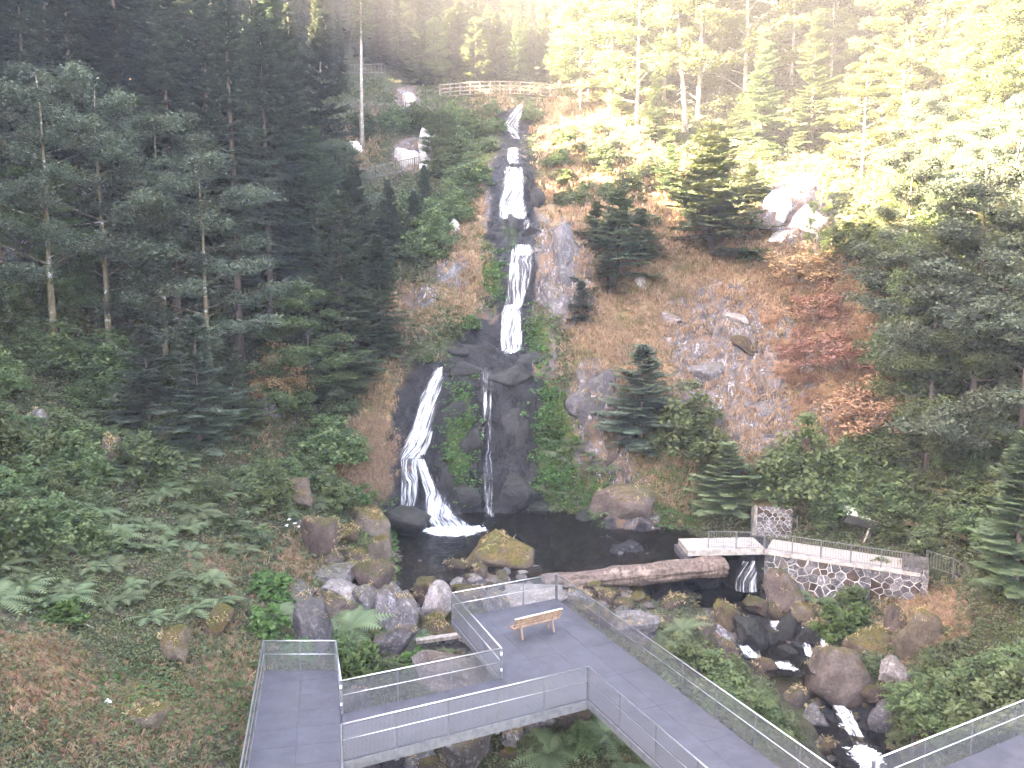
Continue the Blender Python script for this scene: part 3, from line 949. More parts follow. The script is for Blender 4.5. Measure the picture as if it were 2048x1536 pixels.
def wall_strip(root, name, a, b, z0, z1, mat, thick=.012):
    MB().beam((a[0], a[1], (z0 + z1) / 2), (b[0], b[1], (z0 + z1) / 2), thick, z1 - z0).build(name, M[mat], root)
def railing(root, pts, h=1.12, mid=.62, spacing=1.95, out=.05, rail='bright_rail', start_post=True, end_post=True, low=-.34, mesh=True, zt=0.0):
    """posts, top rail, knee rail and wire mesh along a polyline of deck corners"""
    for k in range(len(pts) - 1):
        a, b = np.array(pts[k], float), np.array(pts[k + 1], float)
        L = np.linalg.norm(b - a)
        d = (b - a) / L
        n = max(1, round(L / spacing))
        for i in range(n + 1):
            if (i == 0 and (k > 0 or not start_post)) or (i == n and k == len(pts) - 2 and not end_post):
                continue
            p = a + d * (L * i / n)
            wide = .09 if i in (0, n) else .05
            mb = MB()
            mb.box((p[0], p[1], zt + (h - .02 + low) / 2), (wide, .016 if wide < .06 else .07, h - .02 - low), math.atan2(d[1], d[0]))
            mb.box((p[0], p[1], zt + low + .02), (.14, .05, .09), math.atan2(d[1], d[0]))
            mb.build('post', M['post_steel'], root)
        MB().tube([(*a, zt + h), (*b, zt + h)], .024, 8).build('handrail', M[rail], root)
        MB().tube([(*a, zt + mid), (*b, zt + mid)], .014, 6).build('knee_rail', M[rail], root)
        if mesh:
            a3, b3 = a, b
            v = [(*a3, zt - .02), (*b3, zt - .02), (*b3, zt + mid + .42), (*a3, zt + mid + .42)]
            v = [(*a3, zt - .02), (*b3, zt - .02), (*b3, zt + h - .05), (*a3, zt + h - .05)]
            uv = np.array([(0, 0, 0, 1), (L, 0, 0, 1), (L, h, 0, 1), (0, h, 0, 1)])
            link('wire_mesh', np_mesh('wire_mesh', v, np.array([[0, 1, 2, 3]]), [M['wire_mesh']], attrs={'uvw': uv}), root)
P2 = lambda u, v: tuple(at_z(u, v, 0.0)[:2])
cT, cL, cM, cN = P2(1113, 1197), P2(905, 1238), P2(1003, 1357), P2(1176, 1397)
cBR, cBF = P2(684, 1427), P2(684, 1521)
aBL, aBR = P2(529, 1341), P2(673, 1341)
wdir = np.array(P2(1560, 1536)) - np.array(cT); wdir /= np.linalg.norm(wdir)
# the right edge of the walkway runs straight from the tip; the left edge follows it
cR = tuple(np.array(cT) + wdir * 24)
cF = tuple(np.array(cN) + wdir * 14)
_m = np.array(cN) - np.array(cM)
_A = np.array([wdir, -_m]).T
_t = np.linalg.solve(_A, np.array(cM) - np.array(cT))
cX = tuple(np.array(cT) + wdir * _t[0])          # where the line of the footbridge's end meets the right edge
adir = np.array(P2(497, 1536)) - np.array(aBL); adir /= np.linalg.norm(adir)
aFL = tuple(np.array(aBL) + adir * 18)
aFR = tuple(np.array(cBF) + adir * 12)

def girders(root, poly, z1=-.05, depth=.24):
    poly = ccw(poly)
    for i in range(len(poly)):
        a, b = poly[i], poly[(i + 1) % len(poly)]
        MB().beam((*a, z1 - depth / 2), (*b, z1 - depth / 2), .10, depth).build('edge_beam', M['girder_steel'], root)

main = empty('viewing_platform', (cT[0], cT[1], 0))
main.location = (0, 0, 0)
tag(main, 'grey steel viewing platform carrying the wooden bench, walkway running off towards the camera', 'platform')
deck_panels(main, [cL, cT, cX, cM], wdir, 2.4, 1.2, cT)
deck_panels(main, [cN, cX, cR, cF], wdir, 2.4, 1.2, cT)
girders(main, [cL, cT, cX, cM])
girders(main, [cN, cX, cR, cF])
railing(main, [cM, cL, cT, cR], spacing=1.9)
railing(main, [cN, cF], spacing=1.9)
for c in ((cT[0] - .3, cT[1] - 2.0), (cL[0] + 1.6, cL[1] - 2.2)):
    zg = float(ground(c[0], c[1])) - .4
    MB().box((c[0], c[1], (zg - .3) / 2), (.22, .22, -.3 - zg)).build('pillar', M['girder_steel'], main)

bridge = empty('footbridge')
tag(bridge, 'short grey steel footbridge linking the two viewing platforms', 'footbridge')
bd = np.array(cN) - np.array(cBF)
deck_panels(bridge, [cBF, cN, cM, cBR], bd, 2.1, 1.3, cBF)
girders(bridge, [cBF, cN, cM, cBR], depth=.30)
railing(bridge, [cBF, cN], spacing=1.75, end_post=False, low=-.40)
railing(bridge, [cBR, cM], spacing=1.95, end_post=False, low=-.3, mesh=True)
# small white cable boxes on the end posts
for (p, u) in ((cM, 1), (cBR, -1)):
    mb = MB().box((p[0], p[1] - .07, .95), (.07, .05, .10)).box((p[0], p[1] - .07, .35), (.06, .05, .08))
    mb.build('post_fitting', M['white_plastic'], bridge)

side = empty('viewing_platform')
tag(side, 'narrow grey steel platform beside the brown bank, at the footbridge\'s far end', 'platform')
deck_panels(side, [aBL, aBR, cBR, cBF, aFR, aFL], adir, 1.05, 1.3, aBL)
girders(side, [aBL, aBR, cBR, cBF, aFR, aFL])
railing(side, [aFL, aBL, aBR, cBR], spacing=1.35, end_post=True)
railing(side, [cBF, aFR], spacing=1.6, start_post=True)
for c in ((-7.2, 27.6), (-6.2, 23.0)):
    zg = float(ground(*c)) - .4
    MB().box((c[0], c[1], (zg - .3) / 2), (.2, .2, -.3 - zg)).build('pillar', M['girder_steel'], side)

far_d = empty('viewing_platform')
tag(far_d, 'corner of another grey steel platform at the picture\'s lower edge, below the leafy shrubs', 'platform')
dA, dB = np.array(P2(1885, 1536)), np.array(P2(2048, 1466))
dd = (dB - dA) / np.linalg.norm(dB - dA)
dn = np.array([dd[1], -dd[0]])
q0, q1 = dA - dd * 3.0, dA + dd * 12
qs = [tuple(q0), tuple(q1), tuple(q1 + dn * 3.4), tuple(q0 + dn * 3.4)]
deck_panels(far_d, qs, dd, 2.4, 1.2, dA)
girders(far_d, qs)
railing(far_d, [tuple(q0), tuple(q1)], spacing=2.2)

# ------------------------------------------------------------------ bench on the deck (seen from behind)
b0, b1 = at_z(1040, 1279, 0), at_z(1108, 1262, 0)
bdv = (b1 - b0)[:2]; bdv /= np.linalg.norm(bdv)
bc = (b0 + b1) / 2
bench = empty('park_bench', (bc[0], bc[1], 0), math.atan2(bdv[1], bdv[0]))
tag(bench, 'reddish wooden slatted bench on the steel platform, facing the falls', 'bench')
BL = 2.15
for k, y in enumerate((.10, .21, .32)):
    MB().box((0, y, .45), (BL, .095, .04)).build('seat_slat', M['red_timber'], bench)
for k, z in enumerate((.60, .73, .86)):
    MB().box((0, -.02 - .05 * k, z), (BL, .035, .105), axes=((1, 0, 0), (0, .95, .3), (0, -.3, .95))).build('back_slat', M['red_timber'], bench)
MB().box((0, -.13, .92), (BL + .02, .06, .02), axes=((1, 0, 0), (0, .95, .3), (0, -.3, .95))).build('top_edge', M['pale_timber'], bench)
for s in (-1, 1):
    mb = MB()
    mb.beam((s * .72, -.10, 0), (s * .72, .02, .46), .05, .06).beam((s * .72, .36, 0), (s * .72, .30, .44), .05, .06)
    mb.beam((s * .72, -.02, .42), (s * .72, .36, .42), .05, .05).beam((s * .72, .02, .44), (s * .72, -.10, .90), .05, .05)
    mb.build('leg', M['iron_dark'] if False else M['red_timber'], bench)

# ------------------------------------------------------------------ stone footbridge, wall, pier and railing on the right bank
sb0, sb1 = at_z(1376, 1101, -1.1), at_z(1532, 1098, -1.1)
wl0, wl1 = at_z(1530, 1101, -1.1)[:2], at_z(1842, 1146, -1.1)[:2]
sbr = empty('stone_footbridge')
tag(sbr, 'pale stone slab bridge over the weir outflow', 'footbridge')
sd = (sb1 - sb0)[:2]; sL = np.linalg.norm(sd); sd /= sL; sn = np.array([-sd[1], sd[0]])
for k in range(3):
    a = sb0[:2] + sd * (sL * k / 3); b = sb0[:2] + sd * (sL * (k + 1) / 3 - .015)
    MB().prism([tuple(a), tuple(b), tuple(b + sn * 2.1), tuple(a + sn * 2.1)], -1.42 + .004 * k, -1.1 + .004 * k).build('deck_slab', M['concrete_pale'], sbr)
MB().box(((sb0[0] + sb0[0]) / 2 - .05, sb0[1] + 1.1, -1.9), (.5, 2.0, .95), math.atan2(sd[1], sd[0])).build('abutment', M['boulder_slate'], sbr)

def iron_fence(name, label, pts, zs, h=.98, gap=.13, post=1.55, mat='iron_grey', bar=.008):
    root = tag(empty(name), label, 'railing')
    for k in range(len(pts) - 1):
        a, b = np.array([*pts[k][:2], zs[k]]), np.array([*pts[k + 1][:2], zs[k + 1]])
        L = np.linalg.norm(b - a)
        up = np.array([0, 0, 1.0])
        MB().beam(a + up * h, b + up * h, .05, .035).build('handrail', M[mat], root)
        MB().beam(a + up * .10, b + up * .10, .03, .02).build('lower_rail', M[mat], root)
        n = max(1, round(L / post))
        for i in range(n + 1):
            if i == 0 and k > 0:
                continue
            p = a + (b - a) * i / n
            MB().box(p + up * (h / 2 - .1), (.05, .05, h + .2)).build('post', M[mat], root)
        m = max(2, round(L / gap))
        for i in range(m):
            p = a + (b - a) * (i + .5) / m
            MB().box(p + up * (h + .1) / 2, (bar * 2, bar * 2, h - .1)).build('baluster', M[mat], root)
    return root
rp0 = at_z(1416, 1097, -1.1); rp1 = np.array([*(wl0 + np.array([.0, .16])), -1.1]); rp2 = np.array([*(wl1 + np.array([-.35, .2])), -1.12])
iron_fence('iron_railing', 'dark iron baluster railing along the stone footbridge and wall', [rp0, rp1, rp2], [-1.1, -1.1, -1.14])

def voronoi_wall(root, a, b, zb, zt, depth, cell, seed, mat='boulder_slate', coursed=False, mortar='mortar_white', proud=.035, mort=.022):
    """rubble masonry: mortar body, every stone a piece of its own standing proud of it"""
    r = np.random.default_rng(seed)
    a, b = np.array(a, float), np.array(b, float)
    L = np.linalg.norm(b - a); d = (b - a) / L
    n = np.array([d[1], -d[0]])              # outward, to the viewer
    Hh = zt - zb
    c = (a + b) / 2 - n * depth / 2
    MB().box((c[0], c[1], (zb + zt) / 2), (L, depth, Hh), math.atan2(d[1], d[0])).build('mortar', M[mortar], root)
    rows = max(1, round(Hh / (cell * (.62 if coursed else .8))))
    seeds = []
    for j in range(rows):
        cols = max(1, round(L / cell))
        for i in range(cols):
            jx, jy = (r.uniform(-.22, .22), r.uniform(-.04, .04)) if coursed else (r.uniform(-.55, .55), r.uniform(-.45, .45))
            seeds.append(((i + .5 + .5 * (j % 2) + jx) * L / cols, (j + .5 + jy) * Hh / rows))
    S = np.array(seeds)
    for k, s in enumerate(S):
        poly = [(0, 0), (L, 0), (L, Hh), (0, Hh)]
        near_ = np.argsort(((S - s) ** 2).sum(1))[1:14]
        for m_ in near_:
            o = S[m_]
            mid = (s + o) / 2
            dv = o - s
            ln = np.linalg.norm(dv)
            mid = mid - dv / ln * mort * r.uniform(.25, 1.9)
            t = np.array([-dv[1], dv[0]])
            poly = clip(poly, tuple(mid), tuple(mid + t))
            if len(poly) < 3:
                break
        if len(poly) < 3 or abs(area(poly)) < .004:
            continue
        cen = np.mean(poly, 0)
        inner = [tuple(cen + (np.array(p) - cen) * .86) for p in poly]
        pr = proud * r.uniform(.5, 1.4)
        def w3(p, o):
            q = a + d * p[0] + n * o
            return (q[0], q[1], zb + p[1])
        N = len(poly)
        vs_ = [w3(p, -.02) for p in poly] + [w3(p, pr * .55) for p in poly] + [w3(p, pr) for p in inner]
        fs_ = [(i, (i + 1) % N, N + (i + 1) % N, N + i) for i in range(N)] + [(N + i, N + (i + 1) % N, 2 * N + (i + 1) % N, 2 * N + i) for i in range(N)] + [tuple(range(2 * N, 3 * N))]
        MB().add(vs_, fs_).build('stone', M[[mat, 'boulder_brown', 'boulder_grey', mat][int(r.integers(4))]], root)
wall = tag(empty('retaining_wall'), 'dark rubble stone retaining wall with thick white mortar joints under the iron railing', 'wall')
wm = wl0 + (wl1 - wl0) * .70
voronoi_wall(wall, wl0, wm, -3.3, -1.30, .5, .46, 5)
voronoi_wall(wall, wm - np.array([0, -.10]), wl1, -3.5, -1.30, .5, .50, 8, coursed=True)
wd = (wl1 - wl0) / np.linalg.norm(wl1 - wl0)
wn_ = np.array([wd[1], -wd[0]])
for k in range(6):
    a = wl0 + wd * np.linalg.norm(wl1 - wl0) * k / 6
    b = wl0 + wd * (np.linalg.norm(wl1 - wl0) * (k + 1) / 6 - .02)
    MB().prism(ccw([tuple(a + wn_ * .07), tuple(b + wn_ * .07), tuple(b - wn_ * .48), tuple(a - wn_ * .48)]), -1.30 + .003, -1.14 - .003 * (k % 2)).build('coping_stone', M['concrete_pale'], wall)
# gravel path behind the railing
pth = MB()
pth.prism(ccw([tuple(wl0 - wn_ * .50), tuple(wl1 - wn_ * .50), tuple(wl1 - wn_ * 2.1), tuple(wl0 - wn_ * 2.4)]), -1.5, -1.15)
tag(pth.build('gravel_path', M['gravel_pale']), 'pale gravel path behind the iron railing', kind='structure')
# pier
pr0, pr1 = at(1513, 1078, 48.2), at(1583, 1078, 48.2)
pier = tag(empty('stone_pier'), 'square coursed stone pier behind the stone footbridge', 'pier')
zt_ = at(1548, 1012, 48.2)[2]
voronoi_wall(pier, pr0[:2], pr1[:2], -1.6, zt_, 1.3, .36, 12, mat='boulder_grey', coursed=True, mort=.014)
MB().box(((pr0[0] + pr1[0]) / 2, pr0[1] + .62, zt_ + .05), (1.0 * (pr1[0] - pr0[0]) + .1, 1.42, .10)).build('cap_stone', M['boulder_mossy'], pier)
MB().tube([(pr1[0] + .28, pr1[1] - .05, -1.3), (pr1[0] + .28, pr1[1] - .05, zt_ - .55)], .035, 8).build('drain_pipe', M['iron_grey'], pier)
# stone pillar ending the wall, a grey marker post
ep = at_z(1822, 1142, -1.2)
pil = tag(empty('stone_pillar'), 'broad stone end block with a slanting slab on the wall\'s far end', 'pillar')
voronoi_wall(pil, ep[:2] + np.array([-.5, -.12]), ep[:2] + np.array([.62, -.62]), -3.0, -.92, .9, .55, 31, mat='boulder_pale', coursed=True, mort=.016)
MB().box((ep[0] + .25, ep[1] + .12, -.80), (1.25, 1.1, .12), axes=((.91, -.40, .0), (.38, .87, .3), (-.12, -.27, .95))).build('cap_slab', M['boulder_slate'], pil)
mp = at(1834, 1104, 45.6)
mk = MB().box((mp[0], mp[1], mp[2] + .45), (.34, .26, 1.15)).box((mp[0], mp[1], mp[2] + 1.05), (.26, .2, .1))
tag(mk.build('marker_post', M['concrete_pale']), 'short grey concrete post beside the railing\'s end', 'post')
# information shelter: tilted board with a pale top on a leaning post
ib = at(1737, 1092, 46.9)
ibr = tag(empty('information_board', ib), 'tilted information board with a bleached plank top on a single post', 'sign')
bx_ = np.array([.93, .10, -.27]); bx_ /= np.linalg.norm(bx_)
bz_ = np.array([.2, -.48, .85]); bz_ -= bx_ * np.dot(bx_, bz_); bz_ /= np.linalg.norm(bz_)
by_ = np.cross(bz_, bx_)
cb = np.array([-.30, -.05, 1.55])
for k in range(3):
    MB().box(cb + by_ * (-.22 + .22 * k) + bz_ * .05, (2.0, .205, .05), axes=(bx_, by_, bz_)).build('roof_plank', M['pale_timber'], ibr)
MB().box(cb - bz_ * .03, (1.95, .62, .10), axes=(bx_, by_, bz_)).build('board', M['sign_dark'], ibr)
MB().box(cb - by_ * .33 - bz_ * .16, (1.95, .06, .50), axes=(bx_, by_, bz_)).build('panel', M['sign_dark'], ibr)
MB().beam((-.02, .05, -.3), (.05, 0, 1.62), .13, .13).build('post', M['grey_timber'], ibr)
MB().beam((-.42, -.1, -.2), (.08, -.12, 1.35), .06, .06).build('brace', M['pale_timber'], ibr)
ibr.scale = (1.2, 1.2, 1.15)
# stair railing going down on the right
st = [at_z(1852, 1136, -1.2), at_z(1905, 1160, -1.2), at(1990, 1215, 40.0)]
iron_fence('stair_railing', 'dark slanting railing of the path at the spruce by the wall', st, [-1.15, -1.0, float(st[2][2])], h=.9, gap=.2)

# ------------------------------------------------------------------ upper ravine: wooden bridge and fences
ub = tag(empty('wooden_bridge'), 'wooden footbridge with plank rails crossing the ravine above the falls', 'footbridge')
u0, u1 = at(880, 186, 91.0), at(1180, 186, 91.0)
u0[2] = u1[2] = at(1000, 186, 91)[2]
nb = 15
for k in range(nb + 1):
    t = k / nb
    p = u0 + (u1 - u0) * t
    p[2] += .35 * math.sin(math.pi * min(1, t * 1.3)) - .35
    for dy in (0, 1.7):
        MB().box((p[0], p[1] + dy, p[2] + .55), (.16, .14, 1.25)).build('post', M['bridge_timber'], ub)
def cam_z(t):
    return u0[2] + .35 * math.sin(math.pi * min(1, t * 1.3)) - .35
for hh, th in ((1.12, .11), (.72, .13), (.36, .12)):
    for dy in (-.07, 1.77):
        for k in range(nb):
            a = u0 + (u1 - u0) * (k / nb); b = u0 + (u1 - u0) * ((k + 1) / nb)
            MB().beam((a[0], a[1] + dy, cam_z(k / nb) + hh), (b[0], b[1] + dy, cam_z((k + 1) / nb) + hh), .06, th).build('rail', M['bridge_timber'], ub)
for k in range(nb * 3):
    a = u0 + (u1 - u0) * ((k + .06) / (nb * 3)); b = u0 + (u1 - u0) * ((k + .94) / (nb * 3))
    MB().beam((a[0], a[1] + .85, cam_z(k / nb / 3) - .05), (b[0], b[1] + .85, cam_z(k / nb / 3) - .05), 2.0, .07).build('plank', M['bridge_timber'], ub)
for dy in (.15, 1.5):
    MB().beam((u0[0], u0[1] + dy, u0[2] - .32), (u1[0], u1[1] + dy, u0[2] - .32), .16, .22).build('girder', M['sign_dark'], ub)
for uu in (1015, 1062, 905):
    p = at(uu, 190, 91.3)
    MB().box((p[0] + .1, p[1] + .5, u0[2] - 1.1), (.55, 1.6, 1.3)).build('pier', M['crag_white'], ub)
    MB().box((p[0] - .1, p[1] - .06, u0[2] - .40), (2.4, .16, .14)).build('pier_head', M['crag_white'], ub)

def paling(name, label, u0_, v0_, u1_, v1_, d0, d1, h=1.05, gap=.17, mat='grey_timber', w=.045):
    a, b = at(u0_, v0_, d0), at(u1_, v1_, d1)
    root = tag(empty(name), label, 'fence')
    up = np.array([0, 0, 1.0])
    for z in (.18, h):
        MB().beam(a + up * z, b + up * z, .06, .07).build('rail', M[mat], root)
    L = np.linalg.norm(b - a)
    n = int(L / gap)
    for i in range(n + 1):
        p = a + (b - a) * i / n
        if i % 9 == 0:
            MB().box(p + up * (h / 2 - .3), (.10, .10, h + .8)).build('post', M['spruce_bark'], root)
        else:
            MB().box(p + up * (h / 2 + .05), (w, .03, h - .05)).build('paling', M[mat], root)
    return root
paling('paling_fence', 'dark slatted path fence sloping up to the white rocks', 712, 366, 838, 338, 76.0, 78.0, gap=.2, mat='grey_timber')
paling('paling_fence', 'grey slatted fence along the upper path, behind the slim trunk', 696, 234, 806, 228, 85.5, 86.5, gap=.2)
paling('paling_fence', 'grey slatted fence descending from the white outcrop to the ravine', 812, 228, 885, 240, 86.6, 88.0, gap=.2)
paling('paling_fence', 'high wooden fence glimpsed between spruces above the bridge', 1010, 122, 1120, 122, 112.0, 112.0, h=1.3, gap=.6)
paling('paling_fence', 'little sunlit fence at the top of the slope, behind the slim trunk', 690, 150, 770, 148, 96.0, 96.0, gap=.35)

# ------------------------------------------------------------------ logs
def log(name, label, a, b, r0, r1, mat, seed, n=14, m=20, flat_=1.0):
    a, b = np.array(a, float), np.array(b, float)
    d = (b - a) / np.linalg.norm(b - a)
    x = np.cross(d, (0, 0, 1)); x /= np.linalg.norm(x)
    y = np.cross(x, d)
    t = np.linspace(0, 1, m)
    th = np.linspace(0, 2 * np.pi, n, endpoint=False)
    T, TH = np.meshgrid(t, th, indexing='ij')
    R = r0 + (r1 - r0) * T
    L = np.linalg.norm(b - a)
    q = np.stack([np.cos(TH).ravel() * 1.4, np.sin(TH).ravel() * 1.4, T.ravel() * L * .45], 1)
    q2 = np.stack([np.cos(TH).ravel() * 4, np.sin(TH).ravel() * 4, T.ravel() * L * .35], 1)
    R = R * (1 + .44 * fbm(q, seed, 5).reshape(R.shape) + .22 * fbm(q2, seed + 4, 3).reshape(R.shape) - .16 * np.abs(fbm(q2 * np.array([2.2, 2.2, .6]), seed + 9, 3)).reshape(R.shape))
    P = a + (T * L)[..., None] * d + (R * np.cos(TH))[..., None] * x + (R * np.sin(TH) * flat_)[..., None] * y
    v = np.concatenate([P.reshape(-1, 3), [a, b]])
    idx = np.arange(m * n).reshape(m, n)
    nxt = np.roll(idx, -1, 1)
    quads = np.stack([idx[:-1], nxt[:-1], nxt[1:], idx[1:]], -1).reshape(-1, 4)
    c0 = np.stack([nxt[0], idx[0], np.full(n, m * n)], -1)
    c1 = np.stack([idx[-1], nxt[-1], np.full(n, m * n + 1)], -1)
    return tag(link(name, np_mesh(name, v, [quads, np.concatenate([c0, c1])], [M[mat]], True)), label, 'log')
la, lb = at_z(1085, 1166, -1.95), at_z(1445, 1132, -1.95)
log('weir_log', 'long weathered grey brown log damming the pool', la, lb, .66, .78, 'log_wood', 3, n=56, m=180, flat_=.66)
c_, d_ = at_z(832, 1283, -2.3), at_z(934, 1268, -2.1)
beam_ = MB().beam(c_, d_, .34, .16)
tag(beam_.build('timber_beam', M['dead_wood']), 'bleached squared timber beam lying beside the steel platform', 'beam')
h0, h1 = hit1(622, 888), hit1(702, 878)
log('cut_log', 'short mossy cut log on the bank among ferns', h0 + np.array([0, -.2, .3]), h1 + np.array([0, -.2, .3]), .36, .33, 'log_wood', 9)
for k, (p, q, rr, lab) in enumerate([((918, 1283), (985, 1322), .035, 'thin bare branch lying behind the footbridge'), ((1040, 1420), (1075, 1480), .05, 'dead stick leaning on the boulders under the footbridge'), ((488, 1232), (515, 1285), .03, 'thin dry twig on the bank above the narrow platform'), ((150, 1250), (190, 1262), .04, 'pale dead branch on the brown mound'), ((1480, 1012), (1545, 1006), .03, 'fallen bare twig beside the stone pier'), ((1860, 1250), (1790, 1300), .06, 'slanting dead branch below the end of the wall')]):
    a, b = hit1(*p), hit1(*q)
    m_ = (a + b) / 2 + np.array([.05, 0, .12])
    tag(MB().tube([a + (0, 0, .08), m_, b + (0, 0, .1)], [rr, rr * .8, rr * .4], 6).build('dead_branch', M['dead_wood']), lab, 'branch')
# ------------------------------------------------------------------ boulders
import bmesh
_ico = {}
def ico(sub):
    if sub not in _ico:
        bm = bmesh.new()
        bmesh.ops.create_icosphere(bm, subdivisions=sub, radius=1.0)
        v = np.array([x.co[:] for x in bm.verts]); f = np.array([[q.index for q in p.verts] for p in bm.faces])
        bm.free()
        _ico[sub] = (v, f)
    return _ico[sub]
def rock_mesh(seed, mat, cuts=9, sub=4, rnd=.05):
    """a weathered block: a sphere cut by random planes, edges worn, surface pitted"""
    r = np.random.default_rng(seed)
    v, f = ico(sub)
    v = v.copy()
    rad = np.ones(len(v))
    for _ in range(cuts):
        n = r.normal(size=3); n /= np.linalg.norm(n)
        d = r.uniform(.36, .72)
        c = v @ n
        lim = np.where(c > .05, d / np.maximum(c, .05), 9)
        rad = np.minimum(rad, lim) * 1.0
    rad = rad * (1 - rnd) + rnd * np.minimum(rad, .85)
    w = v * rad[:, None]
    w = w + v * (fbm(w * 1.6 + seed * 3.1, seed, 4) * .12 + fbm(w * 4.5 + seed, seed + 3, 4) * .10)[:, None]
    w /= np.abs(w).max(0)
    return np_mesh('boulder', w, f, [M[mat]], True)
_rk = 0
def boulder(u, v, w, h, mat, label, depth=.85, tilt=None, group=None, d=None, sink=.30, name='boulder', sub=4, cuts=9, yaw=None, cat='boulder', back=.55):
    """photo centre and size in pixels give the place on the ground and the true size"""
    global _rk
    _rk += 1
    p = hit1(u, v + h * .42) if d is None else at(u, v + h * .42, d)
    dist = p[1] * CP - (p[2] - CAMZ) * SP
    sx, sz = w * dist / FPX / 2, h * dist / FPX / 2
    r = random.Random(_rk * 13)
    o = link(name, rock_mesh(_rk, mat, sub=sub, cuts=cuts))
    sy = depth * (sx + sz) / 2 * 1.05
    o.scale = (sx, sy, sz * (1 + sink) * 1.05)
    o.location = (p[0], p[1] + sy * back, p[2] + sz * (.84 - sink))
    o.rotation_euler = (0, tilt if tilt is not None else r.uniform(-.12, .12), yaw if yaw is not None else r.uniform(-.35, .35))
    return tag(o, label, cat, group)
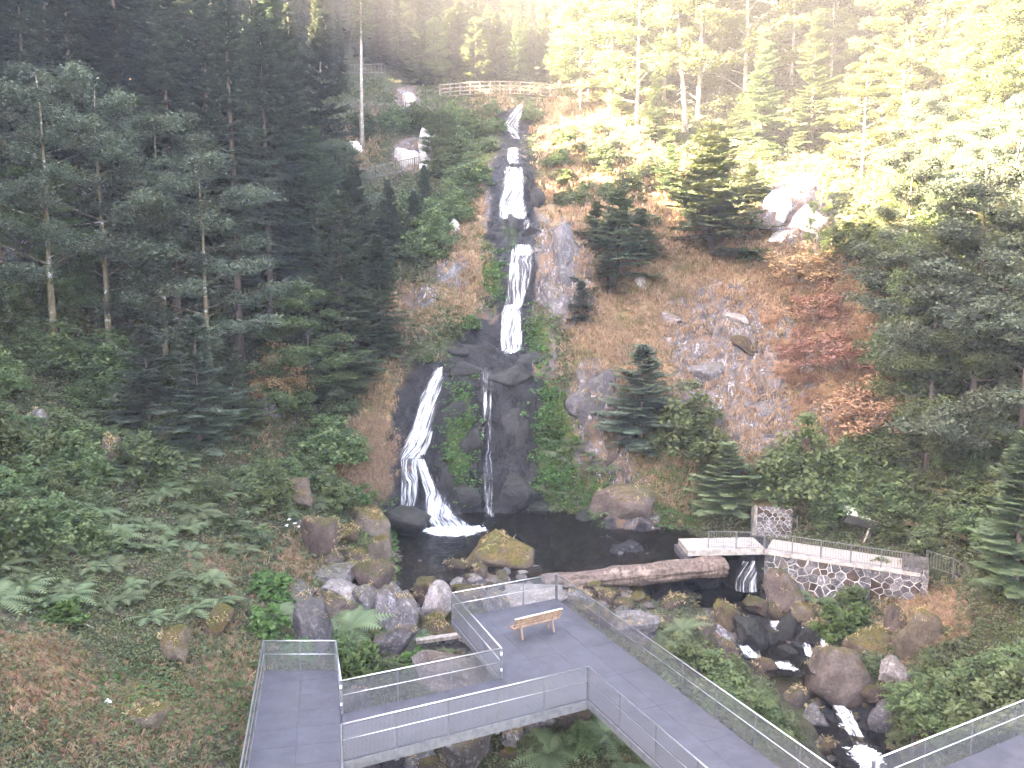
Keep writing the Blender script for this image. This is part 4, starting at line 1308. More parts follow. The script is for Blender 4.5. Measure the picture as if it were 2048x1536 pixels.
B = [
 (632,1080,84,80,'boulder_brown','big rounded brown boulder on the bank beside white flowers'),
 (699,1068,56,54,'boulder_mossy','mossy olive boulder next to the rounded brown one'),
 (750,1048,80,54,'boulder_mossy','low mossy boulder touching the black wet rock by the fall'),
 (748,1096,64,48,'boulder_mossy','square mossy boulder at the pool\'s edge below the black rock'),
 (812,1056,92,66,'boulder_wet','black wet boulder at the foot of the white chute'),
 (995,1104,158,88,'boulder_mossy','huge moss covered boulder standing in the middle of the pool'),
 (907,1141,60,36,'boulder_brown','small orange brown stone in front of the huge mossy boulder'),
 (958,1144,34,36,'boulder_brown','little pointed stone against the huge mossy boulder'),
 (655,1118,50,30,'boulder_brown','flat brown stone below the big rounded boulder'),
 (700,1118,70,34,'boulder_mossy','flat mossy stone between two boulders on the bank'),
 (668,1146,110,48,'boulder_grey','broad grey slab tufted with straw grass'),
 (748,1156,84,70,'boulder_brown','dark square boulder at the pool\'s shallow corner'),
 (674,1178,96,44,'boulder_pale','pale slab with a white streak under the straw tuft'),
 (596,1196,86,48,'boulder_grey','grey boulder half hidden by bank leaves'),
 (650,1206,120,54,'boulder_brown','long dark mossy boulder behind the cone shaped one'),
 (616,1254,80,88,'boulder_slate','cone shaped slate grey boulder above the narrow platform'),
 (735,1200,60,46,'boulder_grey','grey boulder with flat top behind the large fern'),
 (800,1226,96,92,'boulder_grey','big lilac grey boulder beside the large fern'),
 (842,1184,56,54,'boulder_brown','brown boulder near the pool outlet'),
 (790,1284,92,48,'boulder_grey','low grey boulder under the lilac grey one'),
 (870,1208,64,74,'boulder_pale','white topped boulder with straw skirts'),
 (872,1254,66,40,'boulder_mossy','mossy flat stone below the white topped boulder'),
 (586,985,110,54,'boulder_brown','large mossy brown block on the bank below the cut log'),
 (1062,1190,150,58,'boulder_pale','long pale slab behind the platform\'s tip'),
 (950,1196,90,44,'boulder_brown','brown slab behind the platform rail with a white edge'),
 (1000,1210,70,60,'boulder_grey','white lichened boulder behind the platform rail'),
 (1275,1258,100,60,'boulder_slate','purple grey boulder outside the long rail'),
 (1240,1205,64,36,'boulder_brown','smooth tan boulder below the log'),
 (1215,1190,50,50,'boulder_brown','upright brown stone under the log'),
 (1200,1235,60,46,'boulder_brown','brown stone beside the rail of the platform'),
 (1160,1195,56,44,'boulder_grey','grey stone at the platform\'s tip post'),
 (1420,1160,80,34,'boulder_wet','flat wet rock in the basin beside the weir fall'),
 (432,1246,64,56,'boulder_mossy','leaning mossy slab on the fern bank'),
 (350,1290,64,62,'boulder_mossy','long brown leaning rock in the middle of the bank'),
 (55,848,76,76,'boulder_grey','pointed pale grey boulder at the picture\'s edge among ferns'),
 (28,505,84,56,'boulder_slate','dark grey outcrop under the dark trees at the picture\'s edge'),
 (256,672,44,54,'boulder_slate','grey boulder beside the mottled maple trunk'),
 (530,812,90,40,'boulder_slate','grey ledge rock under the small reddish shrub'),
 (285,1432,100,56,'boulder_mossy','moss cushion boulder on the brown bank'),
 (215,905,72,64,'boulder_mossy','round olive boulder in the ferns'),
 (948,1488,134,116,'boulder_grey','large pale boulder under the footbridge'),
 (1024,1468,50,70,'boulder_grey','smaller grey boulder wedged beside the large pale one under the footbridge'),
 (830,1526,84,44,'boulder_slate','grey boulder in the dark stream under the footbridge'),
 (1080,1432,110,70,'boulder_slate','grey brown boulder under the junction of footbridge and platform'),
 (1150,1440,70,60,'boulder_brown','brown boulder under the platform\'s edge beam'),
 (895,1362,190,84,'boulder_pale','broad pinkish granite boulder behind the footbridge rail'),
 (712,1402,78,56,'boulder_slate','grey boulder behind the footbridge\'s first rail post'),
 (1450,1224,66,62,'boulder_mossy','round boulder with a yellow moss cap below the weir'),
 (1524,1218,76,42,'boulder_brown','brown flat boulder in mid creek with grass'),
 (1576,1186,82,92,'boulder_brown','tall shaggy boulder under the stone wall'),
 (1606,1228,56,36,'boulder_mossy','small grassy boulder below the tall shaggy one'),
 (1500,1268,90,68,'boulder_wet','big black boulder parting the creek'),
 (1576,1262,50,60,'boulder_wet','dark upright rock in mid creek'),
 (1542,1284,48,30,'boulder_wet','small dark rock beside the big black creek boulder'),
 (1584,1310,60,36,'boulder_wet','flat black rock above the big brown boulder'),
 (1622,1272,50,48,'boulder_wet','dark mossy rock near the bright leafy shrub'),
 (1690,1350,160,124,'boulder_brown','huge angular brown boulder in the lower creek'),
 (1792,1342,96,62,'boulder_pale','pinkish boulder beside the huge angular one'),
 (1745,1285,110,60,'boulder_mossy','brown mossy boulder behind the huge angular one'),
 (1846,1258,96,120,'boulder_mossy','tall straw covered boulder under the wall\'s end'),
 (1795,1238,50,64,'boulder_brown','reddish upright stone at the foot of the wall'),
 (1650,1230,70,34,'boulder_brown','brown stone behind the bright leafy shrub'),
 (1465,1312,50,60,'boulder_brown','rounded brown stone beside the foaming run'),
 (1810,1165,60,44,'boulder_brown','brown boulder below the stone end block'),
 (1860,1476,60,70,'boulder_brown','reddish rock stump above the lower rail'),
 (1270,1015,190,80,'boulder_brown','massive grey brown rock nose at the pool\'s far corner'),
 (1180,1035,80,24,'boulder_wet','low dark ledge at the back of the pool'),
 (1130,510,110,125,'boulder_slate','tall lilac grey rock slab beside the square middle fall'),
 (1112,590,70,90,'boulder_grey','lichened rock below the tall lilac grey slab'),
 (845,598,80,40,'boulder_slate','grey ledge rock on the dry slope opposite the middle fall'),
 (905,548,66,64,'boulder_slate','grey rock face above the ledge on the dry slope'),
 (972,610,56,20,'boulder_brown','brown wet rock lip beside the middle fall'),
 (1024,445,48,36,'boulder_wet','round black rock under the bell shaped cascade'),
 (812,312,56,34,'crag_white','bright white rock at the bend of the fence'),
 (842,318,40,46,'crag_white','white crag corner at the fence end'),
 (848,282,24,50,'crag_white','slim white rock standing above the fence'),
 (816,198,34,40,'crag_white','pale pointed rock above the upper fence'),
 (712,292,44,26,'crag_white','pale rock at the foot of the slim trunk'),
 (1570,400,70,90,'crag_white','sunlit white crag on the right slope'),
 (1620,440,80,60,'crag_white','sunlit white crag shelf beside the bare thin tree'),
 (1590,475,130,36,'crag_white','broad sunlit rock ledge below the white crags'),
 (1285,568,40,32,'crag_white','white boulder on the dry slope behind the spruces'),
 (1340,640,30,24,'crag_white','small white rock at the top of the rock face'),
 (712,432,22,26,'boulder_pale','small reddish pale rock in the shrubs below the fence'),
 (905,455,30,34,'crag_white','white rock on the ledge between shrubs and cascade'),
]
for r_ in B:
    if r_[0] < 900 and 1040 < r_[1] < 1300:
        r_ = (r_[0], r_[1], r_[2] * 1.14, r_[3] * 1.12, *r_[4:])
    boulder(*r_, sub=4 if r_[2] * r_[3] > 1800 else 3, **({'back': .85, 'depth': .6} if (400 < r_[1] < 860 or r_[1] == 1015) and r_[0] > 700 else {}))
# blocks that stand out of the black cliff between the falls
for k, (u, v, w, h) in enumerate([(925,745,76,60),(1030,760,90,80),(915,830,50,90),(935,900,50,120),(1030,860,80,120),(1030,985,90,90),(925,1000,60,70),(890,960,40,90),(1060,1020,70,40),(955,700,60,26),(1070,715,60,40),(905,705,50,30),(1075,400,26,60),(985,470,40,36),(1065,460,34,30),(985,600,40,40)]):
    boulder(u, v, w * 1.35, h * .8, 'boulder_wet', 'black wet rock block standing out of the dark wall between the falls', depth=.5, back=.8, group='blocks of the black cliff', name='rock_block', cuts=8, sink=.1)
boulder(1185, 800, 110, 130, 'boulder_slate', 'smooth violet grey rock rib beside the black cliff', back=.95, depth=.5, tilt=.35, cuts=7)
boulder(1225, 900, 90, 90, 'boulder_brown', 'brown rock rib below the small spruce', back=.95, depth=.5, tilt=.3, cuts=7)
for k, (u, v, w, h, m_) in enumerate([(1350,640,60,34,'boulder_pale'),(1420,745,90,50,'boulder_slate'),(1500,700,90,40,'boulder_brown'),(1545,830,80,60,'boulder_slate'),(1610,890,80,60,'boulder_brown'),(1480,640,60,26,'boulder_pale')]):
    boulder(u, v, w, h, m_, 'jutting rock on the speckled rock face', depth=.6, back=.8, tilt=.5, group='rocks of the rock face', name='rock_block', cuts=8, sink=.1, sub=4)
# loose cobbles, too many to name: shared shapes, one object each
_cob = [rock_mesh(900 + k, m, sub=2, cuts=7) for k, m in enumerate(['boulder_brown', 'boulder_grey', 'boulder_brown', 'boulder_pale', 'boulder_slate', 'boulder_mossy'])]
def cobbles(n, u0_, u1_, v0_, v1_, s0, s1, label, group, seed, zmin=None, slant=0.0):
    r = np.random.default_rng(seed)
    for k in range(n):
        u = r.uniform(u0_, u1_); v = r.uniform(v0_, v1_) + slant * (u - u0_)
        p = hit1(u, v)
        s = r.uniform(s0, s1)
        o = link('cobble', _cob[int(r.integers(len(_cob)))])
        o.scale = (s * r.uniform(.8, 1.5), s * r.uniform(.8, 1.2), s * r.uniform(.5, .8))
        o.location = (p[0], p[1], p[2] + s * .18)
        o.rotation_euler = (r.uniform(-.2, .2), r.uniform(-.2, .2), r.uniform(0, 6.28))
        tag(o, label, 'cobble', group)
cobbles(46, 880, 1160, 1146, 1190, .15, .55, 'rounded cobble on the stony bar between pool and platform', 'cobbles on the bar below the pool', 1)
cobbles(40, 1080, 1330, 1092, 1135, .10, .24, 'pale pebble lying in the shallow side of the pool', 'pebbles in the shallows', 2)
cobbles(26, 1130, 1330, 1165, 1235, .15, .5, 'loose stone between the log and the platform rail', 'stones below the log', 3, slant=.12)
cobbles(26, 1440, 1660, 1200, 1330, .12, .4, 'wet stone in the creek bed below the weir', 'stones in the creek bed', 4)
cobbles(18, 700, 900, 1180, 1300, .15, .45, 'loose stone among the boulders left of the platform', 'stones beside the platform', 5)
cobbles(16, 700, 1060, 1440, 1530, .15, .45, 'stone in the dim stream bed under the footbridge', 'stones under the footbridge', 6)
cobbles(14, 1650, 1760, 1380, 1520, .15, .45, 'wet stone beside the lowest rapids', 'stones by the rapids', 7)
cobbles(44, 1120, 1430, 1146, 1176, .18, .42, 'stone packed against the near side of the log', 'stones along the log', 8, slant=-.06)
for k, (u, v, w, h, m_, lab) in enumerate([(1415,1258,54,44,'boulder_brown','brown stone between the big feathery fern and the creek'),(1478,1240,40,34,'boulder_brown','small reddish stone touching the black creek boulder'),(1555,1225,44,40,'boulder_brown','reddish stone in the creek below the tall shaggy boulder'),(1640,1255,54,40,'boulder_mossy','tan mossy stone beside the bright leafy shrub'),(1610,1345,60,40,'boulder_brown','reddish stone leaning on the huge angular boulder'),(1530,1340,60,40,'boulder_brown','brown stone at the foot of the foaming run'),(1600,1390,60,50,'boulder_brown','brown stone beside the thin fall of the creek'),(1640,1440,56,50,'boulder_slate','dark stone at the bend of the rapids'),(1770,1430,70,60,'boulder_slate','black rock opposite the rapids'),(1760,1385,70,44,'boulder_brown','brown stone below the huge angular boulder'),(1660,1500,50,40,'boulder_brown','brown stone at the end of the rapids'),(1710,1225,50,30,'boulder_brown','brown stone under the wall behind the bright leafy shrub'),(1520,1165,40,30,'boulder_wet','wet stone at the side of the weir fall'),(1350,1205,70,36,'boulder_brown','brown stone in the still basin beside the big feathery fern')]):
    boulder(u, v, w, h, m_, lab, sub=3)
# ------------------------------------------------------------------ plant meshes (shared by all plants of a kind)
def tris_from(base, tip, side, w):
    """thin leaf triangles: base points, tip points, width direction, width"""
    n = len(base)
    a = base - side * w[:, None] / 2
    b = base + side * w[:, None] / 2
    v = np.stack([a, b, tip], 1).reshape(-1, 3)
    return v, np.arange(n * 3).reshape(n, 3)
def norm(a):
    return a / (np.linalg.norm(a, axis=-1, keepdims=True) + 1e-9)
def trunk_mesh(name, pts, rads, mat, extra=None, n=9):
    mb = MB().tube(pts, rads, n)
    for (p, r) in (extra or []):
        mb.tube(p, r, 4, caps=False)
    return mb.mesh(name, M[mat])

def conifer(seed, Hh, R, base=.12, droop=.5, mat='spruce_needles', barkm='spruce_bark', dens=1.0, dead=0, top_gap=1.0, leaf=.27):
    """spruce or fir: whorls of drooping boughs, each a comb of twigs with needle sprays"""
    r = np.random.default_rng(seed)
    zs = np.arange(base * Hh, Hh * .985, .34 / dens * (Hh / 20) ** .35)
    O, D, Lb, el = [], [], [], []
    for z in zs:
        t = (z - base * Hh) / (Hh * (1 - base))
        L0 = R * (1 - t) ** .85 * (.55 + .45 * min(1, t * 6 + .35))
        for k in range(int(r.integers(5, 8))):
            az = r.uniform(0, 2 * np.pi)
            if r.random() < .12:
                continue
            L = L0 * r.uniform(.45, 1.15) * (1 + .45 * float(vnoise(np.array([[math.cos(az) * 1.3 + seed, math.sin(az) * 1.3, z * .28 * 20 / Hh]]), seed)[0])) + .12
            O.append((0, 0, z + r.uniform(-.15, .15)))
            D.append((math.cos(az), math.sin(az)))
            Lb.append(L)
            el.append((.75 * t - .30 * droop) + r.uniform(-.12, .12))
    O, D, Lb, el = np.array(O), np.array(D), np.array(Lb), np.array(el)
    def bough(s, i):
        out = Lb[i] * s
        z = O[i, 2] + out * np.tan(el[i]) - droop * .55 * Lb[i] * s ** 2 + droop * .45 * Lb[i] * s ** 3.2
        return np.stack([D[i, 0] * out, D[i, 1] * out, z], 1)
    bi, ss, sd = [], [], []
    for i in range(len(Lb)):
        m = int(Lb[i] / .15 * dens) + 3
        s_ = np.linspace(.16, 1.0, m)
        for sg in (-1, 1):
            bi.append(np.full(m, i)); ss.append(s_ + r.uniform(-.02, .02, m)); sd.append(np.full(m, sg))
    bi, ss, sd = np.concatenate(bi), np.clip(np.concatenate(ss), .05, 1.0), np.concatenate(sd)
    p0 = bough(ss, bi)
    ahead = norm(bough(np.clip(ss + .03, 0, 1.05), bi) - p0 + 1e-6)
    perp = np.stack([-D[bi, 1], D[bi, 0], np.zeros(len(bi))], 1) * sd[:, None]
    ang = r.uniform(.55, 1.05, len(bi))
    td = norm(ahead * np.cos(ang)[:, None] + perp * np.sin(ang)[:, None] + np.array([0, 0, -1]) * r.uniform(.05, .35, len(bi))[:, None] * droop)
    tl = np.clip((.16 + .42 * (1.05 - ss) * np.minimum(Lb[bi], 2.6)), .14, .75) * r.uniform(.7, 1.2, len(bi))
    K = 8
    f = (np.arange(K) + .3) / K
    n = len(bi)
    base_ = (p0[:, None] + td[:, None] * (tl[:, None] * f[None])[..., None])
    sgn = np.where(np.arange(K) % 2 == 0, 1.0, -1.0)
    up = np.array([0, 0, 1.0])
    lat = norm(np.cross(td, up))
    ld = norm(td[:, None] * .8 + lat[:, None] * (sgn[None, :, None] * .75) + r.normal(0, .16, (n, K, 3)))
    ll = leaf * r.uniform(.7, 1.25, (n, K))
    tip = base_ + ld * ll[..., None]
    w = leaf * .5 * r.uniform(.8, 1.2, (n, K))
    sidev = norm(np.cross(ld, up) + r.normal(0, .25, (n, K, 3)))
    v, fcs = tris_from(base_.reshape(-1, 3), tip.reshape(-1, 3), sidev.reshape(-1, 3), w.reshape(-1))
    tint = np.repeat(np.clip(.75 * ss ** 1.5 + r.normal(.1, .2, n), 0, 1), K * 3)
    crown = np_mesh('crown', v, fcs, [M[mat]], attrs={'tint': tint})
    wob = r.normal(0, .02 * Hh / 10, (7, 2))
    wob[0] = 0
    pts = [(wob[k, 0] * k / 6, wob[k, 1] * k / 6, Hh * k / 6 - (.6 if k == 0 else 0)) for k in range(7)]
    r0 = .0125 * Hh + .03
    ex = []
    for k in range(dead):
        z = r.uniform(.06, max(base, .3) + .25) * Hh
        az = r.uniform(0, 6.28)
        L = r.uniform(.5, 1.9)
        a = np.array([0, 0, z])
        b = a + np.array([math.cos(az) * L * .6, math.sin(az) * L * .6, -.05 * L])
        c = a + np.array([math.cos(az) * L, math.sin(az) * L, -.3 * L])
        ex.append(([a, b, c], [.025, .017, .006]))
    for i in r.choice(len(Lb), min(len(Lb), 90), replace=False):
        q = bough(np.array([0, .35, .7]), np.array([i, i, i]))
        ex.append((list(q), [.03, .02, .008]))
    tr = trunk_mesh('trunk', pts, [r0 * (1 - .93 * k / 6) * (1.25 if k == 0 else 1) for k in range(7)], barkm, ex)
    return dict(H=Hh, crown=crown, trunk=tr)

def leaf_cloud(r, cen, rad, n, size, flatz=.4, droop=.0):
    """n leaves round each clump centre: kite shaped blades, mostly lying flat"""
    m = len(cen)
    d = norm(r.normal(size=(m, n, 3))) * (r.random((m, n, 1)) ** .45)
    d[..., 2] *= flatz
    p = cen[:, None] + d * rad[:, None, None]
    p[..., 2] -= droop * (d[..., 0] ** 2 + d[..., 1] ** 2) * rad[:, None]
    p = p.reshape(-1, 3)
    N = len(p)
    nz = norm(np.stack([r.normal(0, .55, N), r.normal(0, .55, N), np.ones(N)], 1))
    ax = norm(np.cross(nz, norm(r.normal(size=(N, 3)))))
    ay = np.cross(nz, ax)
    s = size * r.uniform(.65, 1.3, N)[:, None]
    a = p - ax * s * .5
    b = p + ay * s * .36 - ax * s * .02 + nz * s * .06
    c = p + ax * s * .55 - nz * s * .08
    e = p - ay * s * .36 - ax * s * .02 + nz * s * .06
    v = np.stack([a, b, c, e], 1).reshape(-1, 3)
    k = np.arange(N) * 4
    f = np.concatenate([np.stack([k, k + 1, k + 2], 1), np.stack([k, k + 2, k + 3], 1)])
    cl = np.repeat(r.normal(.45, .22, m), n)
    tint = np.repeat(np.clip(cl + r.normal(0, .15, N), 0, 1), 4)
    return v, f, tint

def broadleaf(seed, Hh, R, mat='maple_leaves', barkm='maple_bark', base=.3, limbs=16, clumps=5, leaves=60, size=.19, crad=.8, lean=(0, 0), flatz=.4, rise=.55, shape=.6):
    """broadleaved tree: trunk, limbs, side limbs, layered sprays of leaves at their ends"""
    r = np.random.default_rng(seed)
    T = 9
    wob = np.cumsum(r.normal(0, .02 * Hh / 8, (T, 2)), 0)
    wob -= wob[0]
    tp = np.array([(wob[k, 0] + lean[0] * k / (T - 1), wob[k, 1] + lean[1] * k / (T - 1), Hh * .95 * k / (T - 1)) for k in range(T)])
    tp[0, 2] -= .6
    r0 = .011 * Hh + .03
    rad = [r0 * (1 - .88 * k / (T - 1)) for k in range(T)]
    ex, cen, cr = [], [], []
    for i in range(limbs):
        t = base + (1 - base) * (i + r.random()) / limbs
        k = t * (T - 1)
        k0 = min(int(k), T - 2)
        p = tp[k0] + (tp[k0 + 1] - tp[k0]) * (k - k0)
        az = i * 2.4 + r.uniform(-.5, .5)
        prof = (1 - abs((t - base) / (1 - base) - .35) ** 1.6) * shape + (1 - shape) * (1.05 - t)
        L = R * max(.25, prof) * r.uniform(.75, 1.15)
        e = rise * r.uniform(.3, 1.2)
        d = np.array([math.cos(az), math.sin(az), e])
        q1 = p + d * L * .5 + np.array([0, 0, -.02 * L])
        q2 = p + d * L * np.array([1, 1, .8])
        rr = r0 * (1 - .85 * t) * .33
        ex.append(([p, q1, q2], [rr, rr * .6, rr * .2]))
        for j in range(clumps):
            s = r.uniform(.35, 1.05)
            b = p + (q2 - p) * s
            a2 = az + r.choice([-1, 1]) * r.uniform(.4, 1.2)
            l2 = L * r.uniform(.15, .45)
            c = b + np.array([math.cos(a2) * l2, math.sin(a2) * l2, r.uniform(-.05, .25) * l2])
            ex.append(([b, (b + c) / 2 + (0, 0, .04), c], [rr * .4, rr * .25, .008]))
            cen.append(c); cr.append(crad * r.uniform(.6, 1.2))
        cen.append(q2); cr.append(crad * r.uniform(.7, 1.1))
    cen.append(tp[-1] + (0, 0, .2)); cr.append(crad)
    v, f, tint = leaf_cloud(r, np.array(cen), np.array(cr), leaves, size, flatz, .25)
    crown = np_mesh('crown', v, f, [M[mat]], attrs={'tint': tint})
    return dict(H=Hh, crown=crown, trunk=trunk_mesh('trunk', list(tp), rad, barkm, ex))

def shrub(seed, Hh, R, mat, n=40, leaves=42, size=.13, barkm='spruce_bark', crad=.3, flatz=.55, stems=9):
    r = np.random.default_rng(seed)
    d = norm(r.normal(size=(n, 3)))
    d[:, 2] = np.abs(d[:, 2])
    rr = r.random(n) ** .4
    cen = d * rr[:, None] * np.array([R, R, Hh * .92])
    cen[:, 2] = cen[:, 2] * (.75 + .5 * r.random(n)) + .1 * Hh
    v, f, tint = leaf_cloud(r, cen, crad * Hh * r.uniform(.6, 1.2, n) * .6 + .08, leaves, size, flatz, .2)
    ex = []
    for c in cen[:stems * 2]:
        ex.append(([np.array([c[0] * .1, c[1] * .1, -.15]), c * np.array([.55, .55, .6]), c], [.022, .014, .005]))
    mb = MB()
    for (p, q) in ex:
        mb.tube(p, q, 4, caps=False)
    return dict(H=Hh, crown=np_mesh('foliage', v, f, [M[mat]], attrs={'tint': tint}), trunk=mb.mesh('stem', M[barkm]))

def fern_mesh(seed, L=.9, fronds=11):
    """shuttlecock of arching fronds with paired leaflets"""
    r = np.random.default_rng(seed)
    B_, T_, S_, W_, ti = [], [], [], [], []
    for k in range(fronds):
        az = 2 * np.pi * k / fronds + r.uniform(-.3, .3)
        Lf = L * r.uniform(.7, 1.15)
        el = r.uniform(.7, 1.15)
        m = 15
        s = np.linspace(.08, 1, m)
        out = Lf * (s * math.cos(el) + .32 * s ** 2)
        z = Lf * (s * math.sin(el) - .62 * s ** 2.2)
        h = np.array([math.cos(az), math.sin(az), 0])
        P = out[:, None] * h + z[:, None] * np.array([0, 0, 1])
        tan = norm(np.gradient(P, axis=0))
        lat = np.array([-h[1], h[0], 0])
        wl = Lf * .30 * np.sin(np.pi * np.clip(s * .88 + .08, 0, 1)) ** .8
        for sg in (-1, 1):
            B_.append(P); T_.append(P + (lat * sg)[None] * wl[:, None] + tan * wl[:, None] * .35 - np.array([0, 0, .18]) * wl[:, None])
            S_.append(tan); W_.append(np.full(m, Lf / m * 1.05)); ti.append(np.clip(.3 + .5 * s + r.normal(0, .1), 0, 1))
    v, f = tris_from(np.concatenate(B_), np.concatenate(T_), np.concatenate(S_), np.concatenate(W_))
    return np_mesh('fern', v, f, [M['fern_leaves']], attrs={'tint': np.repeat(np.concatenate(ti), 3)})

def place(proto, name, cat, label, group=None, p=(0, 0, 0), s=1.0, wf=1.0, rz=0.0, lean=(0, 0), part=('trunk', 'crown')):
    root = empty(name, p, rz)
    root.rotation_euler = (lean[0], lean[1], rz)
    root.scale = (s * wf, s * wf, s)
    tag(root, label, cat, group)
    link(part[0], proto['trunk'], root)
    link(part[1], proto['crown'], root)
    return root
def stand(proto, u, vb, vt, label, name, cat, wf=1.0, d=None, group=None, part=('trunk', 'crown'), lean=(0, 0), rz=None):
    """stand a plant with its foot at photo pixel (u, vb) on the ground, its top reaching photo row vt"""
    p = hit1(u, vb) if d is None else at(u, vb, d)
    if d is not None:
        p[2] = float(ground(p[0], p[1]))
    h = at(u, vt, p[1])[2] - p[2]
    return place(proto, name, cat, label, group, p, max(h, .2) / proto['H'], wf, random.uniform(0, 6.28) if rz is None else rz, lean, part)

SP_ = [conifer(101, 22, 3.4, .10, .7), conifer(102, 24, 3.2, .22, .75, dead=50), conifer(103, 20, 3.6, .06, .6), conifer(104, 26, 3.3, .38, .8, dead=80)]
YS = [conifer(111, 6, 2.1, .03, .35, 'lightened_needles', dens=1.1, leaf=.2), conifer(112, 5, 2.0, .03, .3, 'lightened_needles', dens=1.15, leaf=.19), conifer(113, 7, 2.1, .04, .45, 'spruce_needles', dens=1.2, leaf=.17)]
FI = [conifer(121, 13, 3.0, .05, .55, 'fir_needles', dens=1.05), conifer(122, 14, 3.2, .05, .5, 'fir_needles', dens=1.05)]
FL = [conifer(141, 13, 3.0, .05, .5, 'lightened_needles', dens=1.0), conifer(142, 15, 3.2, .08, .5, 'lightened_needles', dens=1.0)]
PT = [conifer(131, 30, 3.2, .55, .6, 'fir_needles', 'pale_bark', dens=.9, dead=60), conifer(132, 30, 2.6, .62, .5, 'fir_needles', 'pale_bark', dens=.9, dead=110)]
MA = [broadleaf(201, 20, 5.4, limbs=26, clumps=9, leaves=110, base=.26, size=.19, crad=1.0, flatz=.62, shape=.85), broadleaf(202, 18, 4.8, limbs=26, clumps=9, leaves=110, base=.18, size=.19, crad=1.0, flatz=.62, shape=.85)]
BE = [broadleaf(211, 16, 4.2, 'beech_leaves', 'pale_bark', .1, 30, 9, 85, .21, .85), broadleaf(212, 14, 3.6, 'beech_leaves', 'pale_bark', .08, 30, 9, 85, .2, .8), broadleaf(213, 12, 3.4, 'beech_leaves', 'pale_bark', .25, 24, 7, 60, .18, .65, lean=(-3.0, 1.0), rise=.9)]
DK = [broadleaf(221, 15, 4.0, 'maple_leaves', 'spruce_bark', .06, 30, 10, 125, .165, .88, flatz=.5), broadleaf(222, 13, 3.8, 'shrub_leaves', 'spruce_bark', .05, 30, 10, 125, .165, .88, flatz=.5)]
SH = [shrub(301, 1.6, 1.3, 'shrub_leaves', 70, 60, .15), shrub(302, 1.3, 1.2, 'bramble_leaves', 64, 60, .14), shrub(303, 2.2, 1.6, 'shrub_leaves', 90, 70, .17), shrub(304, 1.0, 1.0, 'butterbur_leaves', 40, 34, .20, crad=.4)]
BR = [shrub(311, 2.4, 2.2, 'dead_leaves', 120, 80, .13, crad=.3, barkm='dead_wood', stems=40), shrub(312, 1.4, 1.2, 'dead_leaves', 60, 60, .085, barkm='dead_wood', stems=20)]
FE = [fern_mesh(401), fern_mesh(402, .8, 9), fern_mesh(403, 1.0, 13)]

# ------------------------------------------------------------------ named trees
T_ = 'tree'
stand(MA[0], 222, 722, 150, 'tall maple with a mottled pale trunk rising from the dark bank', 'maple_tree', T_, 1.0, rz=1.0)
stand(MA[1], 330, 700, 230, 'spreading maple leaning out in front of the dark spruces', 'maple_tree', T_, 1.05, d=52.5, rz=4.0)
stand(MA[1], 420, 760, 330, 'dim maple crown hanging over the dark hollow', 'maple_tree', T_, 1.2, d=51, rz=2.2)
stand(MA[0], 110, 690, 120, 'broad maple crown at the darkest side of the wood', 'maple_tree', T_, 1.1, d=48.5, rz=5.0)
stand(FI[1], 760, 720, 470, 'fir leaning towards the slanting fall', 'fir_tree', T_, 1.5, d=58.5)
stand(FI[0], 715, 620, 330, 'fir in the middle of the fir group by the falls', 'fir_tree', T_, 1.3, d=63)
stand(FI[1], 850, 500, 330, 'fir above the grey ledge of the dry slope', 'fir_tree', T_, 1.4, d=72)
stand(DK[1], 620, 820, 560, 'leafy tree at the foot of the firs', 'leafy_tree', T_, 1.3, d=54)
stand(DK[0], 560, 560, 300, 'leafy tree in the dark gap behind the firs', 'leafy_tree', T_, 1.2, d=63)
stand(SP_[3], 168, 582, -150, 'straight grey spruce trunk bare for most of its height', 'spruce_tree', T_, .9)
stand(SP_[3], 202, 545, -120, 'thin spruce stem just behind the straight grey trunk', 'spruce_tree', T_, .7, d=57)
stand(SP_[1], 72, 490, -160, 'dark spruce stem above the grey outcrop at the picture\'s edge', 'spruce_tree', T_, .9, d=55)
stand(SP_[0], 560, 690, -40, 'tall dark spruce with a crooked pale stem high up', 'spruce_tree', T_, 1.1, d=61)
stand(SP_[2], 520, 640, 60, 'dark broad spruce behind the maple crowns', 'spruce_tree', T_, 1.2, d=64)
stand(FI[0], 690, 860, 380, 'full green fir with layered boughs left of the black cliff', 'fir_tree', T_, 1.15, d=55.5)
stand(FI[1], 640, 740, 250, 'taller fir behind the full green fir', 'fir_tree', T_, 1.0, d=60)
stand(FI[0], 780, 640, 360, 'green fir below the sloping fence', 'fir_tree', T_, 1.25, d=66)
stand(FI[1], 830, 560, 380, 'small fir at the edge of the dry slope', 'fir_tree', T_, 1.3, d=67)
stand(YS[2], 300, 880, 650, 'young dark spruce beside the maple trunk', 'spruce_tree', T_, 1.2)
stand(YS[2], 400, 895, 630, 'young dark spruce with a long bare leader', 'spruce_tree', T_, 1.15)
stand(YS[0], 470, 880, 700, 'lower young spruce in front of the dark hollow', 'spruce_tree', T_, 1.2, d=49)
stand(PT[0], 724, 296, -130, 'slim pale trunk standing above the sloping fence', 'spruce_tree', T_, .8, lean=(0, .03))
stand(DK[1], 880, 420, 215, 'leafy green tree between the white crag and the cascade', 'leafy_tree', T_, 1.1, d=80)
stand(FI[0], 900, 200, 20, 'dark fir at the end of the wooden bridge', 'fir_tree', T_, 1.3, d=97)
stand(SP_[2], 835, 190, -60, 'spruce with lit tips behind the upper fence', 'spruce_tree', T_, 1.2, d=100)
stand(PT[0], 1372, 262, -160, 'thick sunlit trunk leaning over the right slope', 'spruce_tree', T_, .95, lean=(0, -.10))
stand(PT[1], 1440, 205, -260, 'sunlit pale trunk with bare side branches', 'spruce_tree', T_, .9, lean=(0, -.06))
